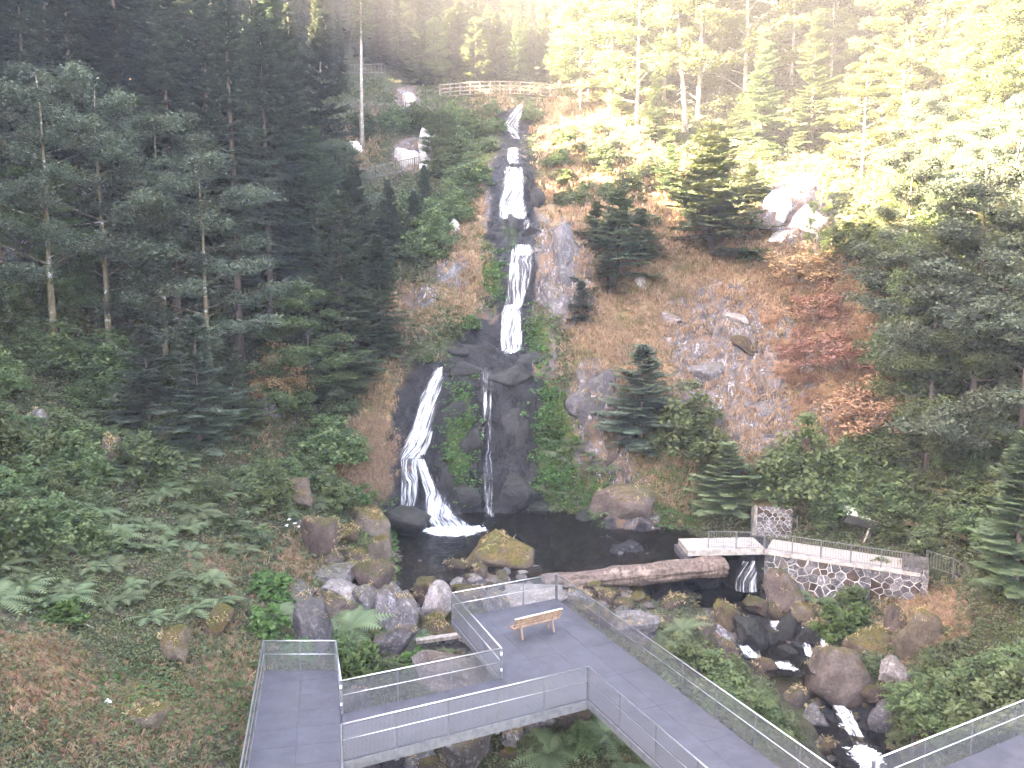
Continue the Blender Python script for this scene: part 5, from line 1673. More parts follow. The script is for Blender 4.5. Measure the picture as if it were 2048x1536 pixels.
stand(YS[0], 1235, 645, 385, 'young spruce standing beside the lilac grey rock slab', 'spruce_tree', T_, 1.6, d=63.5)
stand(YS[1], 1190, 590, 405, 'slim young spruce touching the lilac grey slab', 'spruce_tree', T_, 1.1, d=64.5)
stand(YS[0], 1420, 505, 255, 'wide young spruce in the middle of the dry slope', 'spruce_tree', T_, 1.5)
stand(YS[1], 1340, 420, 290, 'smaller young spruce behind the wide one on the dry slope', 'spruce_tree', T_, 1.1, d=73)
stand(YS[2], 1282, 895, 690, 'young blue green spruce above the rock nose', 'spruce_tree', T_, 1.5)
stand(YS[0], 1215, 650, 500, 'small spruce under the young one beside the slab', 'spruce_tree', T_, 1.7, d=62.5)
stand(YS[1], 1280, 560, 420, 'young spruce behind the small white boulder of the dry slope', 'spruce_tree', T_, 1.4, d=65)
stand(YS[1], 1500, 430, 330, 'little spruce between the wide one and the sunlit crag', 'spruce_tree', T_, 1.5, d=71)
stand(YS[2], 1160, 660, 560, 'little spruce below the lilac grey slab', 'spruce_tree', T_, 1.5, d=61)
stand(SH[2], 1380, 905, 780, 'rounded green bush next to the young blue green spruce', 'bush', 'bush', .9, part=('stem', 'foliage'))
stand(YS[1], 1455, 1000, 890, 'low spruce bush above the stone footbridge', 'spruce_tree', T_, 1.5, d=50.5)
stand(SH[2], 1612, 1000, 850, 'grey green bush in front of the rock face', 'bush', 'bush', .8, part=('stem', 'foliage'))
stand(SH[0], 1540, 990, 900, 'small leafy bush at the foot of the rock face', 'bush', 'bush', 1.0, part=('stem', 'foliage'))
stand(BR[1], 1690, 740, 650, 'large rust brown dead shrub hanging over the rock face', 'dead_shrub', 'shrub', 1.4, part=('stem', 'foliage'))
stand(BR[1], 1640, 640, 570, 'reddish brown dry shrub above the large rust brown one', 'dead_shrub', 'shrub', 1.2, part=('stem', 'foliage'))
stand(BR[1], 1600, 560, 490, 'dry twiggy shrub below the sunlit crag', 'dead_shrub', 'shrub', 1.5, part=('stem', 'foliage'))
stand(BR[1], 1740, 860, 760, 'brown drooping shrub at the lower end of the rust brown one', 'dead_shrub', 'shrub', 1.3, part=('stem', 'foliage'))
stand(BR[0], 560, 800, 690, 'small reddish leaved shrub on the grey ledge of the dark bank', 'dead_shrub', 'shrub', .8, part=('stem', 'foliage'))
stand(BE[2], 1620, 590, 340, 'thin bare leaning birch stem below the sunlit crag', 'birch_tree', T_, .35, lean=(0, .16))
stand(DK[0], 1935, 940, 300, 'tall beech with a straight grey stem on the right bank', 'beech_tree', T_, .95, d=46.5)
stand(DK[1], 1850, 960, 430, 'dense dark beech at the edge of the rust brown shrub', 'beech_tree', T_, .75, d=48)
stand(DK[0], 2030, 1000, 330, 'dense dark beech cut by the picture\'s edge', 'beech_tree', T_, .8, d=43)
stand(DK[1], 1800, 640, 330, 'dark rounded beech beside the sunlit slope', 'beech_tree', T_, .9, d=56)
stand(DK[0], 1960, 560, 220, 'beech with sunlit top behind the tall straight one', 'beech_tree', T_, .9, d=54)
stand(BE[2], 1900, 470, 90, 'many stemmed sunlit tree with thin slanting branches', 'leafy_tree', T_, 1.0, d=59)
stand(BE[2], 2010, 430, 60, 'thin sunlit tree slanting at the picture\'s edge', 'leafy_tree', T_, .9, d=57, rz=2.5)
stand(FI[1], 2015, 1360, 860, 'drooping spruce with brownish boughs beside the stair railing', 'spruce_tree', T_, 1.35, d=34.5)
stand(FI[1], 2075, 1180, 850, 'spruce behind the drooping one at the picture\'s edge', 'spruce_tree', T_, 1.2, d=40)
stand(BE[0], 1160, 300, -40, 'blazing sunlit leafy tree beside the bridge\'s end', 'beech_tree', T_, .8, d=87)
stand(FL[0], 1240, 270, 10, 'sunlit fir behind the blazing leafy tree', 'fir_tree', T_, 1.1, d=88)
stand(FL[1], 1310, 330, 130, 'sunlit young fir left of the leaning trunk', 'fir_tree', T_, 1.1, d=80)
stand(FL[0], 1520, 330, 60, 'pale sunlit fir with spreading tiers', 'fir_tree', T_, 1.0, d=78)
stand(FL[1], 1620, 340, 20, 'broad sunlit fir above the crag', 'fir_tree', T_, 1.0, d=76)
stand(BE[1], 1720, 420, 100, 'bright yellow green tree spilling down the sunlit gap', 'leafy_tree', T_, 1.0, d=70)
stand(BE[0], 1740, 500, 330, 'bright low tree hanging in the sunlit gap', 'leafy_tree', T_, .9, d=66)
stand(BE[1], 1800, 330, -20, 'tall sunlit leafy tree at the top of the right slope', 'leafy_tree', T_, 1.0, d=74)
stand(BE[0], 1660, 200, -80, 'sunlit tree crown at the top edge of the picture', 'leafy_tree', T_, 1.0, d=88)
stand(YS[0], 1480, 300, 190, 'small sunlit spruce at the foot of the pale trunk', 'spruce_tree', T_, 1.1, d=80)
stand(BE[1], 1990, 280, -60, 'sunlit tree crown at the upper corner of the picture', 'leafy_tree', T_, 1.1, d=66)

r = np.random.default_rng(44)
for k in range(70):
    u, v = r.normal(1670, 80), r.normal(690, 95)
    if 1520 < u < 1810 and 520 < v < 900:
        p = hit1(u, v)
        s = r.uniform(.4, .8)
        place(BR[1], 'dead_shrub', 'shrub', 'dry rust brown shrub hanging on the steep face', 'rust brown shrubs of the steep face', (p[0], p[1], p[2] - .2), s, r.uniform(.9, 1.4), r.uniform(0, 6.28), (r.uniform(.2, .6), r.uniform(-.3, .3)), ('stem', 'foliage'))

# ------------------------------------------------------------------ forest behind (spaced at random, kept clear of the ravine)
placed = []
def forest(n, xr, yr, protos, label, group, name, cat, seed, gap=3.6, hs=(18, 26), ok=None, wf=(.8, 1.15), cap=None):
    r = np.random.default_rng(seed)
    c = 0
    for _ in range(n * 30):
        if c >= n:
            break
        x, y = r.uniform(*xr), r.uniform(*yr)
        if ok and not ok(x, y):
            continue
        if any((x - a) ** 2 + (y - b) ** 2 < gap * gap for a, b in placed):
            continue
        z = float(ground(x, y))
        h = r.uniform(*hs)
        if cap:
            h = min(h, cap(x, y) - z + r.uniform(-2, 1))
            if h < 7:
                continue
        pr = protos[int(r.integers(len(protos)))]
        placed.append((x, y))
        place(pr, name, cat, label, group, (x, y, z), h / pr['H'], r.uniform(*wf), r.uniform(0, 6.28))
        c += 1
    return c
def px_ok(*polys):
    def f(x, y):
        u, v = pix(x, y, float(ground(x, y)))
        return all(p(u, v) for p in polys)
    return f
LEFT = px_ok(lambda u, v: u < 690 and v < 640 and not (u > 600 and 200 < v < 420) or (u < 560 and v < 760 and u > 300))
sky_line = lambda x, y: 14.6 + .302 * y          # the stand's crowns close the view but let the morning light pass to the other bank
_e = (math.cos(SUN_AZ), math.sin(SUN_AZ))
ridge_line = lambda x, y: 23.5 - math.tan(SUN_EL) * (_e[0] * (x - 2.5) + _e[1] * (y - 76))
forest(75, (-46, -6), (54, 100), SP_, 'tall dark spruce in the crowded forest of the shaded bank', 'spruces of the shaded forest', 'forest_spruce', T_, 51, 3.5, (24, 26), LEFT, cap=lambda x, y: sky_line(x, y) + (6 if x < -22 else 0) + (6 if x < -26 and y > 78 else 0))
forest(48, (-75, -22), (92, 135), SP_[:3], 'spruce in the last row of the shaded forest, at the top of the picture', 'spruces at the top of the shaded forest', 'spruce_tree', T_, 58, 4.0, (22, 27), px_ok(lambda u, v: u < 700))
forest(20, (-40, -8), (50, 80), DK, 'dim leafy tree among the spruces of the shaded bank', 'leafy trees of the shaded forest', 'leafy_tree', T_, 52, 3.0, (7, 13), LEFT)
forest(26, (-40, -6), (50, 84), FI, 'bushy fir filling the gaps in the shaded forest', 'firs of the shaded forest', 'fir_tree', T_, 57, 2.6, (6, 12), LEFT, wf=(1.0, 1.4))
forest(110, (-30, 10), (96, 160), SP_[:3] + FI, 'dark spruce on the far slope behind the wooden bridge', 'spruces behind the wooden bridge', 'spruce_tree', T_, 53, 3.2, (20, 28), px_ok(lambda u, v: 640 < u < 1075), cap=lambda x, y: 15.5 + .302 * y + max(0, y - 104) * .7)
forest(95, (4, 66), (70, 150), FL[:1] + BE[:2] + BE[:2], 'sunlit tree in the bright wood above the right slope', 'trees of the sunlit wood', 'sunlit_tree', T_, 54, 3.4, (12, 22), px_ok(lambda u, v: u > 1110 and v < 270))
forest(12, (-10, 5), (93.5, 97), FI + DK, 'dark young tree close behind the wooden bridge', 'young trees behind the wooden bridge', 'leafy_tree', T_, 59, 1.2, (6, 9))
forest(24, (20, 46), (42, 66), DK, 'leafy tree in the thicket on the right bank', 'trees of the right bank', 'leafy_tree', T_, 55, 4.0, (8, 13), px_ok(lambda u, v: u > 1790 and v < 1010))
# the ridge beside the camera, out of the picture, which keeps the ravine in shade at this hour
forest(130, (-80, -46), (-34, 62), SP_[:2] + SP_[3:], 'spruce on the ridge outside the picture', 'spruces of the ridge', 'ridge_spruce', T_, 56, 2.8, (31, 32), lambda x, y: pix(x, y, float(ground(x, y)) + 10)[0] < -60, cap=ridge_line)

forest(20, (-66, -40), (20, 42), SP_[:3], 'spruce added to block sun in a ridge gap outside the picture', 'spruces added in the ridge gap', 'ridge_spruce', T_, 62, 1.9, (24, 27), lambda x, y: pix(x, y, float(ground(x, y)) + 10)[0] < -60, cap=lambda x, y: ridge_line(x, y) + 2)  # unseen trees added to stop a sun spot by the stone pier
forest(48, (-46, -27), (-36, 24), SP_[:3], 'spruce added on the near ridge shoulder outside the picture to block sun', 'spruces added on the near ridge shoulder', 'ridge_spruce', T_, 60, 2.8, (13, 18), lambda x, y: pix(x, y, float(ground(x, y)) + 10)[0] < -60)  # unseen lower trees added to keep sun patches off the deck

# ------------------------------------------------------------------ ferns, shrubs and big leaf plants one can count
def fern(u, v, s, label, group=None, k=0):
    p = hit1(u, v)
    o = link('fern', FE[k % 3])
    o.location = tuple(p + np.array([0, 0, -.03])); o.scale = (s, s, s * .95)
    o.rotation_euler = (random.uniform(-.15, .15) + .1, random.uniform(-.15, .15), random.uniform(0, 6.28))
    tag(o, label, 'fern', group)
for k, (u, v, s, lab) in enumerate([(700,1262,2.0,'large arching fern among the grey boulders behind the narrow platform'),(1365,1262,1.7,'big feathery fern outside the long rail, above the leafy bush'),(1632,1204,1.5,'bright fern below the white jointed wall'),(735,1225,1.5,'fern leaning over the lilac grey boulder'),
      (840,1275,1.1,'small fern by the bleached timber beam'),(660,1240,1.3,'fern between the cone shaped boulder and the large fern'),(1215,1475,1.5,'fern clump under the walkway'),(1180,1450,1.3,'fern beside the boulder under the platform\'s edge'),(1100,1510,1.4,'fern below the junction of the two decks'),
      (1010,1200,.6,'tiny fern at the platform corner'),(1260,1530,1.4,'fern at the picture\'s bottom under the walkway'),(430,1215,1.4,'fern arching over the leaning mossy slab'),(385,1225,1.4,'fern beside the leaning mossy slab'),(300,1240,1.4,'pale tipped fern above the long leaning rock'),(560,1240,1.2,'fern at the corner of the cone shaped boulder'),(1320,1290,1.1,'fern spilling through the long rail')]):
    fern(u, v, s, lab, None, k)
r = np.random.default_rng(61)
c = 0
while c < 150:
    u, v = r.uniform(-30, 640), r.uniform(820, 1230)
    if v > 1120 and u > 430 or (v > 1180 and u > 250) or (v < 900 and u > 260 and u < 520) or (u > 520 and v < 960):
        continue
    fern(u, v, r.uniform(.7, 1.35), 'green fern in the fern thicket covering the shaded bank', 'ferns of the shaded bank', c)
    c += 1
for c in range(34):
    u, v = r.uniform(1080, 1220), r.uniform(860, 1040)
    fern(u, v, r.uniform(.6, 1.1), 'small fern on the damp green rock beside the black cliff', 'ferns beside the black cliff', c)
SHR = [(1400,1330,70,0,'leafy bush outside the long rail above the creek'),(1350,1400,110,1,'broad leafy bush pressing against the long rail'),(1470,1470,100,2,'tall leafy bush between walkway and rapids'),(1530,1510,90,0,'bush at the rapids near the picture\'s bottom'),(1420,1480,110,1,'dark leaved bush beside the walkway'),
       (1700,1215,90,0,'green bush hanging on the wall\'s middle'),(1690,1265,110,3,'bright yellow green leafy shrub below the wall'),(1760,1140,50,0,'leafy plant growing on the wall coping'),(1850,1430,100,2,'grey green maple bush below the pinkish boulder'),(1815,1500,80,1,'leafy bush beside the lower rapids'),(1930,1400,140,2,'big bush on the right bank above the lower rail'),
       (2010,1440,120,0,'bush at the picture\'s edge above the lower rail'),(1920,1330,90,1,'bush at the foot of the drooping spruce'),(1880,1350,100,0,'bush beside the tall straw covered boulder'),(540,1190,90,3,'pale round leaved plant beside the grey bank boulder'),(530,1260,90,3,'round leaved plant above the narrow platform'),(590,1310,70,3,'low round leaved plant behind the narrow platform\'s end'),
       (710,1345,110,3,'big leaved butterbur clump between the two platforms'),(770,1365,100,0,'leafy plant behind the footbridge rail'),(830,1340,80,3,'butterbur beside the pinkish granite boulder'),(690,1300,80,0,'leafy plant below the large fern'),(900,1330,60,1,'low plant beside the bare branch'),(120,1240,90,3,'round leaved plants at the upper edge of the brown mound'),
       (1640,1050,80,0,'bush behind the gravel path'),(1700,1040,70,1,'bramble below the information board'),(1790,1050,90,0,'bush beside the information board'),(1870,1080,90,1,'bush behind the concrete post'),(1580,1130,40,0,'small plant on the wall beside the weir fall'),(1555,1140,46,3,'grass green plant at the wall\'s corner'),
       (940,655,50,3,'bright green plant on the ledge beside the middle fall'),(905,670,50,0,'bush on the dry slope beside the bright green plant'),(855,720,26,3,'tiny bright plant at the lip of the slanting fall'),(900,420,80,0,'shrub on the slope beside the bell shaped cascade'),(890,350,90,2,'tall shrub on the slope by the white crag'),(940,275,70,0,'shrub beside the topmost cascade'),
       (740,450,110,2,'broad shrub on the slope below the sloping fence'),(830,430,90,0,'shrub under the leafy green tree'),(700,480,110,2,'shrub at the top of the firs'),(992,262,50,0,'bush half hiding the topmost cascade'),(1062,240,60,2,'bush on the sunny side of the topmost cascade'),(985,228,50,2,'bush between the wooden bridge and the topmost cascade'),(980,300,50,1,'shrub at the lip of the short white step'),(1160,410,70,1,'shrub above the lilac grey slab'),(1120,330,60,0,'yellowish shrub on the sunny rim of the ravine'),
       (1200,330,80,1,'shrub on the dry rim below the blazing tree'),(1260,380,70,0,'shrub on the upper dry slope'),(1500,520,50,3,'yellow sunlit shrub on the dry slope'),(1760,520,90,0,'bush below the sunlit gap'),(1690,960,90,0,'bush at the foot of the rust brown slope'),(1760,960,100,2,'broad bush under the beeches'),(1810,900,100,0,'bush in the shade of the dense dark beech'),
       (1500,980,60,1,'bush beside the low spruce'),(1420,960,70,0,'bush on the yellow mossy slope'),(1120,960,60,3,'leafy plant on the damp green rock'),(1105,860,40,3,'green plant hanging beside the black cliff'),(1100,790,40,3,'green plant at the shoulder of the black cliff'),(1060,1510,70,0,'leafy plant under the footbridge\'s end'),(1160,1500,110,2,'bush under the walkway edge'),(1290,1520,90,1,'bush outside the walkway at the picture\'s bottom'),
       (660,1000,80,0,'leafy bush above the rounded brown boulder'),(720,1000,60,3,'leafy plant behind the mossy boulders'),(500,980,90,1,'bramble on the middle of the bank'),(420,1000,90,0,'leafy bush in the fern bank'),(60,700,110,2,'bush on the dark bank under the grey outcrop'),(140,760,110,0,'leafy bush left of the mottled trunk'),(640,560,90,0,'shrub between firs and dark spruces'),(450,760,80,2,'dark shrub behind the young spruces'),
       (760,1290,60,0,'leafy plant on the low grey boulder'),(1740,1330,60,1,'little bush on the huge angular boulder\'s flank'),(1950,1500,90,0,'bush just above the corner platform'),(2000,1180,100,1,'bush behind the stair railing')]
for (u, v, w, k, lab) in SHR:
    p = hit1(u, v)
    dist = p[1] * CP - (p[2] - CAMZ) * SP
    pr = SH[k]
    s = w * dist / FPX / (2.3 * pr['H'] * .8)
    place(pr, 'bush', 'bush', lab, None, (p[0], p[1], p[2] - .1), s, 1.0, random.uniform(0, 6.28), part=('stem', 'foliage'))

# more of the same, filling the banks
def thicket(n, seed, ok, kinds, s0, s1, label, group, name='bush'):
    r = np.random.default_rng(seed)
    c = 0
    while c < n:
        u, v = r.uniform(-40, 2090), r.uniform(200, 1536)
        if not ok(u, v):
            continue
        p = hit1(u, v)
        if mask('rock', p[0], p[1]) > .5 or mask('wet', p[0], p[1]) > .4:
            continue
        place(SH[kinds[int(r.integers(len(kinds)))]], name, 'bush', label, group, (p[0], p[1], p[2] - .15), r.uniform(s0, s1), r.uniform(.9, 1.3), r.uniform(0, 6.28), part=('stem', 'foliage'))
        c += 1
thicket(90, 5, lambda u, v: u < 700 and 560 < v < 1150 and not (300 < u < 500 and v > 880), (0, 1, 2, 1), .7, 1.2, 'bramble bush in the undergrowth of the shaded bank', 'brambles of the shaded bank', 'bramble')
thicket(60, 6, lambda u, v: 640 < u < 960 and 240 < v < 520 and not (690 < u < 880 and 290 < v < 425) and v < 520 - max(0, u - 860) * 1.5, (0, 1, 2), .8, 1.4, 'green shrub on the slope around the sloping fence', 'shrubs around the sloping fence', 'shrub')
thicket(70, 7, lambda u, v: u > 1580 and 880 < v < 1070 and not (1580 < u < 1720 and v > 1040) or (u > 1860 and (1040 < v < 1110 or 1340 < v < 1480)), (0, 1, 2), .6, 1.2, 'leafy bush in the thicket of the right bank', 'bushes of the right bank', 'thicket_bush')
thicket(40, 8, lambda u, v: 1300 < u < 1460 + (v - 1340) * .75 and 1350 < v < 1536 and u > 1150 + (v - 1200) * 1.15 and u < 1600, (0, 1, 2), .5, .9, 'leafy bush between the walkway and the rapids', 'bushes beside the walkway')
thicket(26, 9, lambda u, v: 1830 < u < 2048 and 1370 < v < 1490, (0, 1, 2), .5, .9, 'leafy bush above the corner platform', 'bushes above the corner platform')
thicket(60, 10, lambda u, v: 1090 < u < 1600 and 220 < v < 460, (0, 1, 1), .5, 1.0, 'low shrub on the upper dry slope', 'shrubs of the dry slope', 'shrub')
thicket(30, 11, lambda u, v: 1700 < u < 2040 and 480 < v < 900, (0, 2, 2), .9, 1.5, 'shady bush under the beeches of the right bank', 'bushes under the beeches')

# ------------------------------------------------------------------ ground cover nobody could count
def scatter(n, seed, weight):
    """points on the ground, spread evenly over the photo's view of it, thinned by weight(u, v, x, y)"""
    r = np.random.default_rng(seed)
    u, v = r.uniform(-90, 2140, n), r.uniform(150, 1600, n)
    P = hit_map(u, v)
    ok = P[:, 1] < 118
    w = weight(u, v, P[:, 0], P[:, 1])
    ok &= r.random(n) < w
    return u[ok], v[ok], P[ok], r
def slope_n(x, y, e=.4):
    gx = (ground(x + e, y) - ground(x - e, y)) / (2 * e)
    gy = (ground(x, y + e) - ground(x, y - e)) / (2 * e)
    return norm(np.stack([-gx, -gy, np.ones_like(gx)], 1))
def on_deck(x, y):
    return ((y < 24.5) & (x > -7.4) & (x < 1)) | ((y < 30) & (x > -8.9) & (x < -5.4) & False)
def tufts(name, label, mat, n, seed, weight, blades, L, width, hang, cat_size=1.0):
    """grass: arching blades in tufts, hanging where the ground is steep"""
    u, v, P, r = scatter(n, seed, weight)
    N = slope_n(P[:, 0], P[:, 1])
    m = len(P)
    dist = P[:, 1]
    Ls = L * r.uniform(.6, 1.3, m) * np.clip(dist / 55, .55, 1.5)
    az = r.uniform(0, 2 * np.pi, (m, blades))
    sp = r.uniform(.15, .9, (m, blades))
    d0 = norm(N[:, None] * 1.0 + np.stack([np.cos(az) * sp, np.sin(az) * sp, .45 + 0 * sp], -1))
    down = np.array([0, 0, -1.0])
    down_s = norm(down - N * (N @ down)[:, None])[:, None]
    steep = (1 - N[:, 2])[:, None, None]
    LL = (Ls[:, None] * r.uniform(.6, 1.2, (m, blades)))[..., None]
    b0 = P[:, None] + r.normal(0, .07, (m, blades, 3)) * Ls[:, None, None] * 2
    p1 = b0 + d0 * LL * .5
    p2 = p1 + norm(d0 * .5 + (down_s * steep * 1.6 + down * .45) * hang + r.normal(0, .15, (m, blades, 3))) * LL * .5
    side = norm(np.cross(d0, norm(r.normal(size=(m, blades, 3)))))
    w = width * np.clip(dist / 50, .6, 1.5)[:, None, None]
    V_ = np.stack([b0 - side * w, b0 + side * w, p1 + side * w * .8, p1 - side * w * .8, p2], 2).reshape(-1, 3)
    k = np.arange(m * blades) * 5
    F = np.concatenate([np.stack([k, k + 1, k + 2], 1), np.stack([k, k + 2, k + 3], 1), np.stack([k + 3, k + 2, k + 4], 1)])
    tint = np.repeat(np.clip(np.repeat(r.normal(.5, .22, m), blades) + r.normal(0, .15, m * blades), 0, 1), 5)
    tag(link(name, np_mesh(name, V_, F, [M[mat]], attrs={'tint': tint})), label, kind='stuff')
    return m
def cover(name, label, mat, n, seed, weight, leaves, rad, size, hgt=.18, flatz=.6):
    """low leafy plants: small clouds of leaves lying on the ground"""
    u, v, P, r = scatter(n, seed, weight)
    N = slope_n(P[:, 0], P[:, 1])
    sc_ = np.clip(P[:, 1] / 45, .6, 1.6)
    cen = P + N * (hgt * sc_)[:, None] * r.uniform(.3, 1.2, len(P))[:, None]
    v_, f_, t_ = leaf_cloud(r, cen, rad * sc_ * r.uniform(.6, 1.2, len(P)), leaves, size, flatz, .1)
    v_ = v_.reshape(-1, 4, 3)
    c0 = np.repeat(cen, leaves, 0)[:, None]
    s_ = np.repeat(sc_, leaves)[:, None, None]
    mid = v_.mean(1, keepdims=True)
    v_ = (mid + (v_ - mid) * s_).reshape(-1, 3)
    tag(link(name, np_mesh(name, v_, f_, [M[mat]], attrs={'tint': t_})), label, kind='stuff')
    return len(P)
def wood(u, v):
    return ((u < 640) & (v < 560)).astype(float)
def bare(x, y):
    path = (np.abs((x - 13.6) * -.35 - (y - 46.2) * .94) < 1.5) & (x > 12) & (x < 22.5) & (y > 42) & (y < 50)
    return np.clip(1 - mask('rock', x, y) * 1.25, 0, 1) * np.clip(1 - mask('wet', x, y) * 1.4, 0, 1) * (ground(x, y) > -1.75 - 3.6 * ((x > 3) | (y < 40))) * (1 - path)
def wl(u, v, x, y):
    return bare(x, y) * np.clip(1.0 - mask('dry', x, y) * 1.05, .06, 1) * (1 - .75 * wood(u, v))
def wd_(u, v, x, y):
    return np.clip(mask('dry', x, y), 0, 1) ** 1.2 * np.clip(1.15 - mask('rock', x, y) * .75, .2, 1) * np.clip(1 - mask('wet', x, y) * 1.5, 0, 1) * (1 - .7 * (u < 480))
def wg(u, v, x, y):
    return bare(x, y) * (.25 + .75 * mask('moss', x, y)) * (1 - .6 * wood(u, v))
def ww(u, v, x, y):
    return np.clip(mask('moss', x, y) * 1.1, 0, 1) * (v > 500)
ng = (cover('leafy_undergrowth', 'green leafy undergrowth covering the banks', 'bramble_leaves', 42000, 71, wl, 13, .42, .15),
      cover('creeping_leaves', 'bright creeping leaves on the damp rock', 'butterbur_leaves', 70000, 72, ww, 10, .28, .16, .1),
      tufts('dry_grass', 'straw coloured dry grass on the sunny slope', 'dry_grass', 90000, 73, wd_, 9, .62, .022, 1.1),
      tufts('green_grass', 'olive grass on the banks', 'green_grass', 26000, 74, wg, 8, .5, .02, .8),
      tufts('brown_litter', 'brown bracken and dead stalks on the bank', 'dead_leaves', 70000, 75, lambda u, v, x, y: np.clip(mask('dry', x, y), 0, 1) * ((u < 600) & (v > 1050) | (u > 1500) & (v > 450)) * bare(x, y), 9, .35, .014, .9),
      tufts('hanging_straw', 'bleached straw hanging in curtains from the ledge', 'hanging_straw', 60000, 76, lambda u, v, x, y: np.exp(-(((u - 720) / 55) ** 2 + ((v - 930) / 75) ** 2) ** 2) + .8 * np.exp(-(((u - 760) / 30) ** 2 + ((v - 900) / 50) ** 2)), 16, .9, .014, 2.2))
print('cover', ng)
# straw and grass rooted on the boulders
_bp, _bn = [], []
r = np.random.default_rng(99)
for o in list(scene.objects):
    if o.name.startswith('boulder') and o.data.materials[0].name in ('boulder_mossy', 'boulder_brown', 'boulder_grey', 'boulder_slate'):
        me = o.data
        co = np.empty(len(me.vertices) * 3); me.vertices.foreach_get('co', co); co = co.reshape(-1, 3)
        top = np.where(co[:, 2] > .15)[0]
        k = r.choice(top, int(10 + 8 * min(3, o.scale[0])))
        k = k[vnoise(co[k] * 2.2 + 5 * o.location.x, 4) > -.1]
        mw = Matrix.LocRotScale(o.location, o.rotation_euler, o.scale)
        for i in k:
            _bp.append(tuple(mw @ Vector(tuple(co[i])))); 
_bp = np.array(_bp)
m_, bl = len(_bp), 9
az = r.uniform(0, 6.283, (m_, bl)); L_ = r.uniform(.12, .34, (m_, bl))[..., None] * (_bp[:, 1] / 42)[:, None, None]
d0 = norm(np.stack([np.cos(az), np.sin(az), r.uniform(.3, 1.2, az.shape)], -1))
b0 = _bp[:, None] + r.normal(0, .06, (m_, bl, 3))
p1 = b0 + d0 * L_ * .6
p2 = p1 + norm(d0 * np.array([1, 1, -.2]) + np.array([0, 0, -.7])) * L_ * .7
sd_ = norm(np.cross(d0, norm(r.normal(size=(m_, bl, 3))))) * .014
V_ = np.stack([b0 - sd_, b0 + sd_, p1 + sd_, p1 - sd_, p2], 2).reshape(-1, 3)
k = np.arange(m_ * bl) * 5
F_ = np.concatenate([np.stack([k, k + 1, k + 2], 1), np.stack([k, k + 2, k + 3], 1), np.stack([k + 3, k + 2, k + 4], 1)])
tag(link('boulder_grass', np_mesh('boulder_grass', V_, F_, [M['dry_grass']], attrs={'tint': np.repeat(np.clip(r.normal(.4, .25, m_ * bl), 0, 1), 5)})), 'straw and grass growing on the boulders', kind='stuff')

# white flowers by the rounded boulder
r = np.random.default_rng(88)
for k, (u, v) in enumerate([(580, 1058), (592, 1065), (605, 1060), (600, 1072), (575, 1070), (528, 1030), (222, 1432)]):
    p = hit1(u, v)
    v_, f_, t_ = leaf_cloud(r, p[None] + np.array([[0, -.1, .55]]), np.array([.12]), 14, .09, .4)
    st_ = MB().tube([p, p + (0, 0, .3), p + (0, -.1, .55)], [.012, .01, .006], 4).mesh('stem', M['fern_leaves'])
    root = tag(empty('white_flower', p), ['white flower above the rounded brown boulder, leftmost of five', 'white flower next to the leftmost of the five', 'white flower topmost of the five by the rounded boulder', 'lowest white flower by the rounded brown boulder', 'white flower below the leftmost one by the rounded boulder'][k] if k < 5 else ('lone white flower in the bank above the boulders' if k == 5 else 'small white flower on the brown bank'), 'flower', 'white flowers of the bank')
    for nm, me in (('stem', st_), ('blossom', np_mesh('blossom', v_, f_, [M['white_petals']], attrs={'tint': t_}))):
        o = link(nm, me, root)
        o.location = tuple(-p)

# ------------------------------------------------------------------ morning haze in the ravine
hz = NT('haze_air')
pv = hz.n('VolumePrincipled')
pv.inputs['Color'].default_value = (.93, .94, 1.0, 1)
pv.inputs['Density'].default_value = .0008
pv.inputs['Anisotropy'].default_value = .2
hz.put(hz.out.inputs['Volume'], pv.outputs[0])
tag(MB().box((0, 110, 40), (530, 550, 124)).build('haze', hz.m), 'thin pale morning haze filling the ravine', kind='stuff')

# ------------------------------------------------------------------ each of many alike things is told apart by what it stands beside
MARKS = [('leaning mossy slab',432,1240),('long leaning rock',350,1285),('moss cushion boulder',285,1432),('mottled maple trunk',222,640),('pointed grey boulder',55,848),('dark grey outcrop',28,505),('young dark spruces',360,800),('cut log',660,880),
 ('rounded brown boulder',632,1080),('large fern',700,1250),('narrow platform\'s end',600,1330),('cone shaped boulder',616,1254),('lilac grey boulder',800,1226),('pinkish granite boulder',895,1362),('huge pool boulder',995,1106),('bench',1070,1250),('platform tip post',1113,1180),
 ('weir log\'s thin end',1110,1150),('weir log\'s middle',1270,1145),('weir fall',1490,1150),('black creek boulder',1500,1268),('huge angular boulder',1690,1350),('lower rapids',1700,1450),('big feathery fern',1365,1250),('bright leafy shrub',1690,1265),('stone pier',1548,1040),('information board',1725,1040),
 ('concrete post',1834,1085),('stair railing',1900,1160),('drooping spruce',2000,1120),('corner platform',1960,1490),('footbridge rail\'s middle',920,1430),('pale boulder under the footbridge',948,1488),('walkway rail',1450,1450),('straight beech stem',1940,800),('dense dark beech',1830,750),
 ('sunlit crag',1590,420),('leaning sunlit trunk',1360,150),('bare branched trunk',1430,100),('blazing leafy tree',1160,120),('wide young spruce',1420,390),('lilac grey slab',1128,505),('rust brown shrub',1690,690),('wooden bridge',980,175),('slim pale trunk',728,200),('sloping fence',780,345),('upper fence',780,220),
 ('white crag',830,310),('full green fir',690,620),('straight grey trunk',168,400),('crooked pale stem',560,200),('black cliff\'s thin veil',975,880),('slanting fall',840,830),('square middle fall',1040,550),('bell shaped cascade',1030,390),('rock nose',1275,1012),('bright fern',1632,1190),('tall shaggy boulder',1576,1186),('white chute',870,1010)]
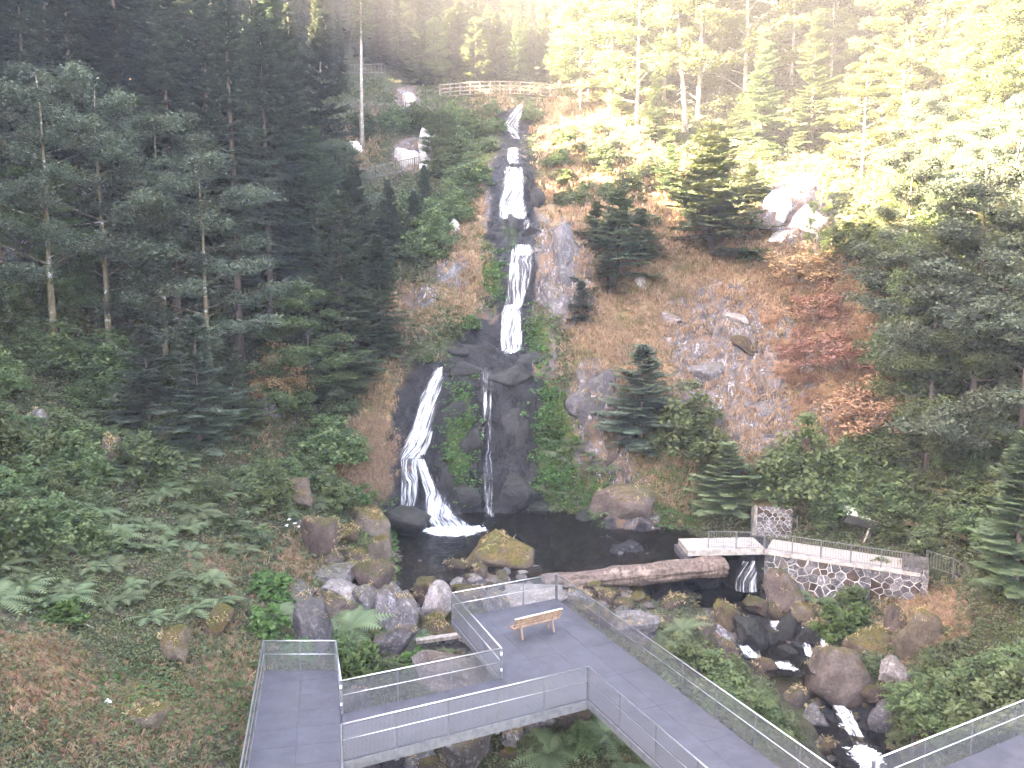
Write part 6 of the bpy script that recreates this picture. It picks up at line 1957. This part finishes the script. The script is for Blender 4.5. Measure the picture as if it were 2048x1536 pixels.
SHORT = {'ferns of the shaded bank': 'green fern of the shaded bank', 'ferns beside the black cliff': 'small fern on damp rock', 'brambles of the shaded bank': 'bramble of the shaded bank', 'shrubs around the sloping fence': 'green shrub', 'bushes of the right bank': 'leafy bush', 'bushes beside the walkway': 'leafy bush',
 'bushes above the corner platform': 'leafy bush', 'shrubs of the dry slope': 'low shrub', 'bushes under the beeches': 'shady bush', 'spruces of the shaded forest': 'tall dark spruce', 'leafy trees of the shaded forest': 'dim leafy tree', 'firs of the shaded forest': 'bushy dark fir', 'spruces behind the wooden bridge': 'far dark spruce',
 'trees of the sunlit wood': 'sunlit tree', 'trees of the right bank': 'dense leafy tree', 'spruces at the top of the shaded forest': 'hazy far spruce', 'cobbles on the bar below the pool': 'rounded cobble', 'pebbles in the shallows': 'pale pebble', 'stones below the log': 'loose brown stone', 'stones in the creek bed': 'wet stone',
 'stones beside the platform': 'loose stone', 'stones under the footbridge': 'dim stream stone', 'stones by the rapids': 'wet stone', 'stones along the log': 'packed stone', 'rust brown shrubs of the steep face': 'dry rust brown shrub', 'blocks of the black cliff': 'black wet rock block', 'rocks of the rock face': 'jutting rock', 'young trees behind the wooden bridge': 'dark young tree'}
_ones = 'first second third fourth fifth sixth seventh eighth ninth tenth eleventh twelfth thirteenth fourteenth fifteenth sixteenth seventeenth eighteenth nineteenth'.split()
ORD = [''] + [', %s from it' % w for w in _ones[1:]] + [', %s from it' % w for t_ in ('twenty', 'thirty', 'forty', 'fifty') for w in [{'twenty': 'twentieth', 'thirty': 'thirtieth', 'forty': 'fortieth', 'fifty': 'fiftieth'}[t_]] + ['%s-%s' % (t_, w) for w in _ones[:9]]]
sets = {}
for o in scene.objects:
    g = o.get('group')
    if g in SHORT and o.parent is None:
        top = 3.0 if 'spruce' in o.name or 'tree' in o.name else .2
        u, v = pix(o.location.x, o.location.y, o.location.z + top)
        dd_ = [math.hypot(u - m[1], v - m[2]) for m in MARKS]
        i = int(np.argmin(dd_))
        du, dv = u - MARKS[i][1], v - MARKS[i][2]
        side_ = ('right of' if du > 0 else 'left of') if abs(du) > abs(dv) else ('below' if dv > 0 else 'above')
        sets.setdefault((SHORT[g], side_, MARKS[i][0]), []).append((dd_[i], o))
for (sh, side_, mk_), L_ in sets.items():
    L_.sort(key=lambda t: t[0])
    for k, (_, o) in enumerate(L_):
        o['label'] = '%s %s the %s%s' % (sh, side_, mk_, ORD[min(k, len(ORD) - 1)])
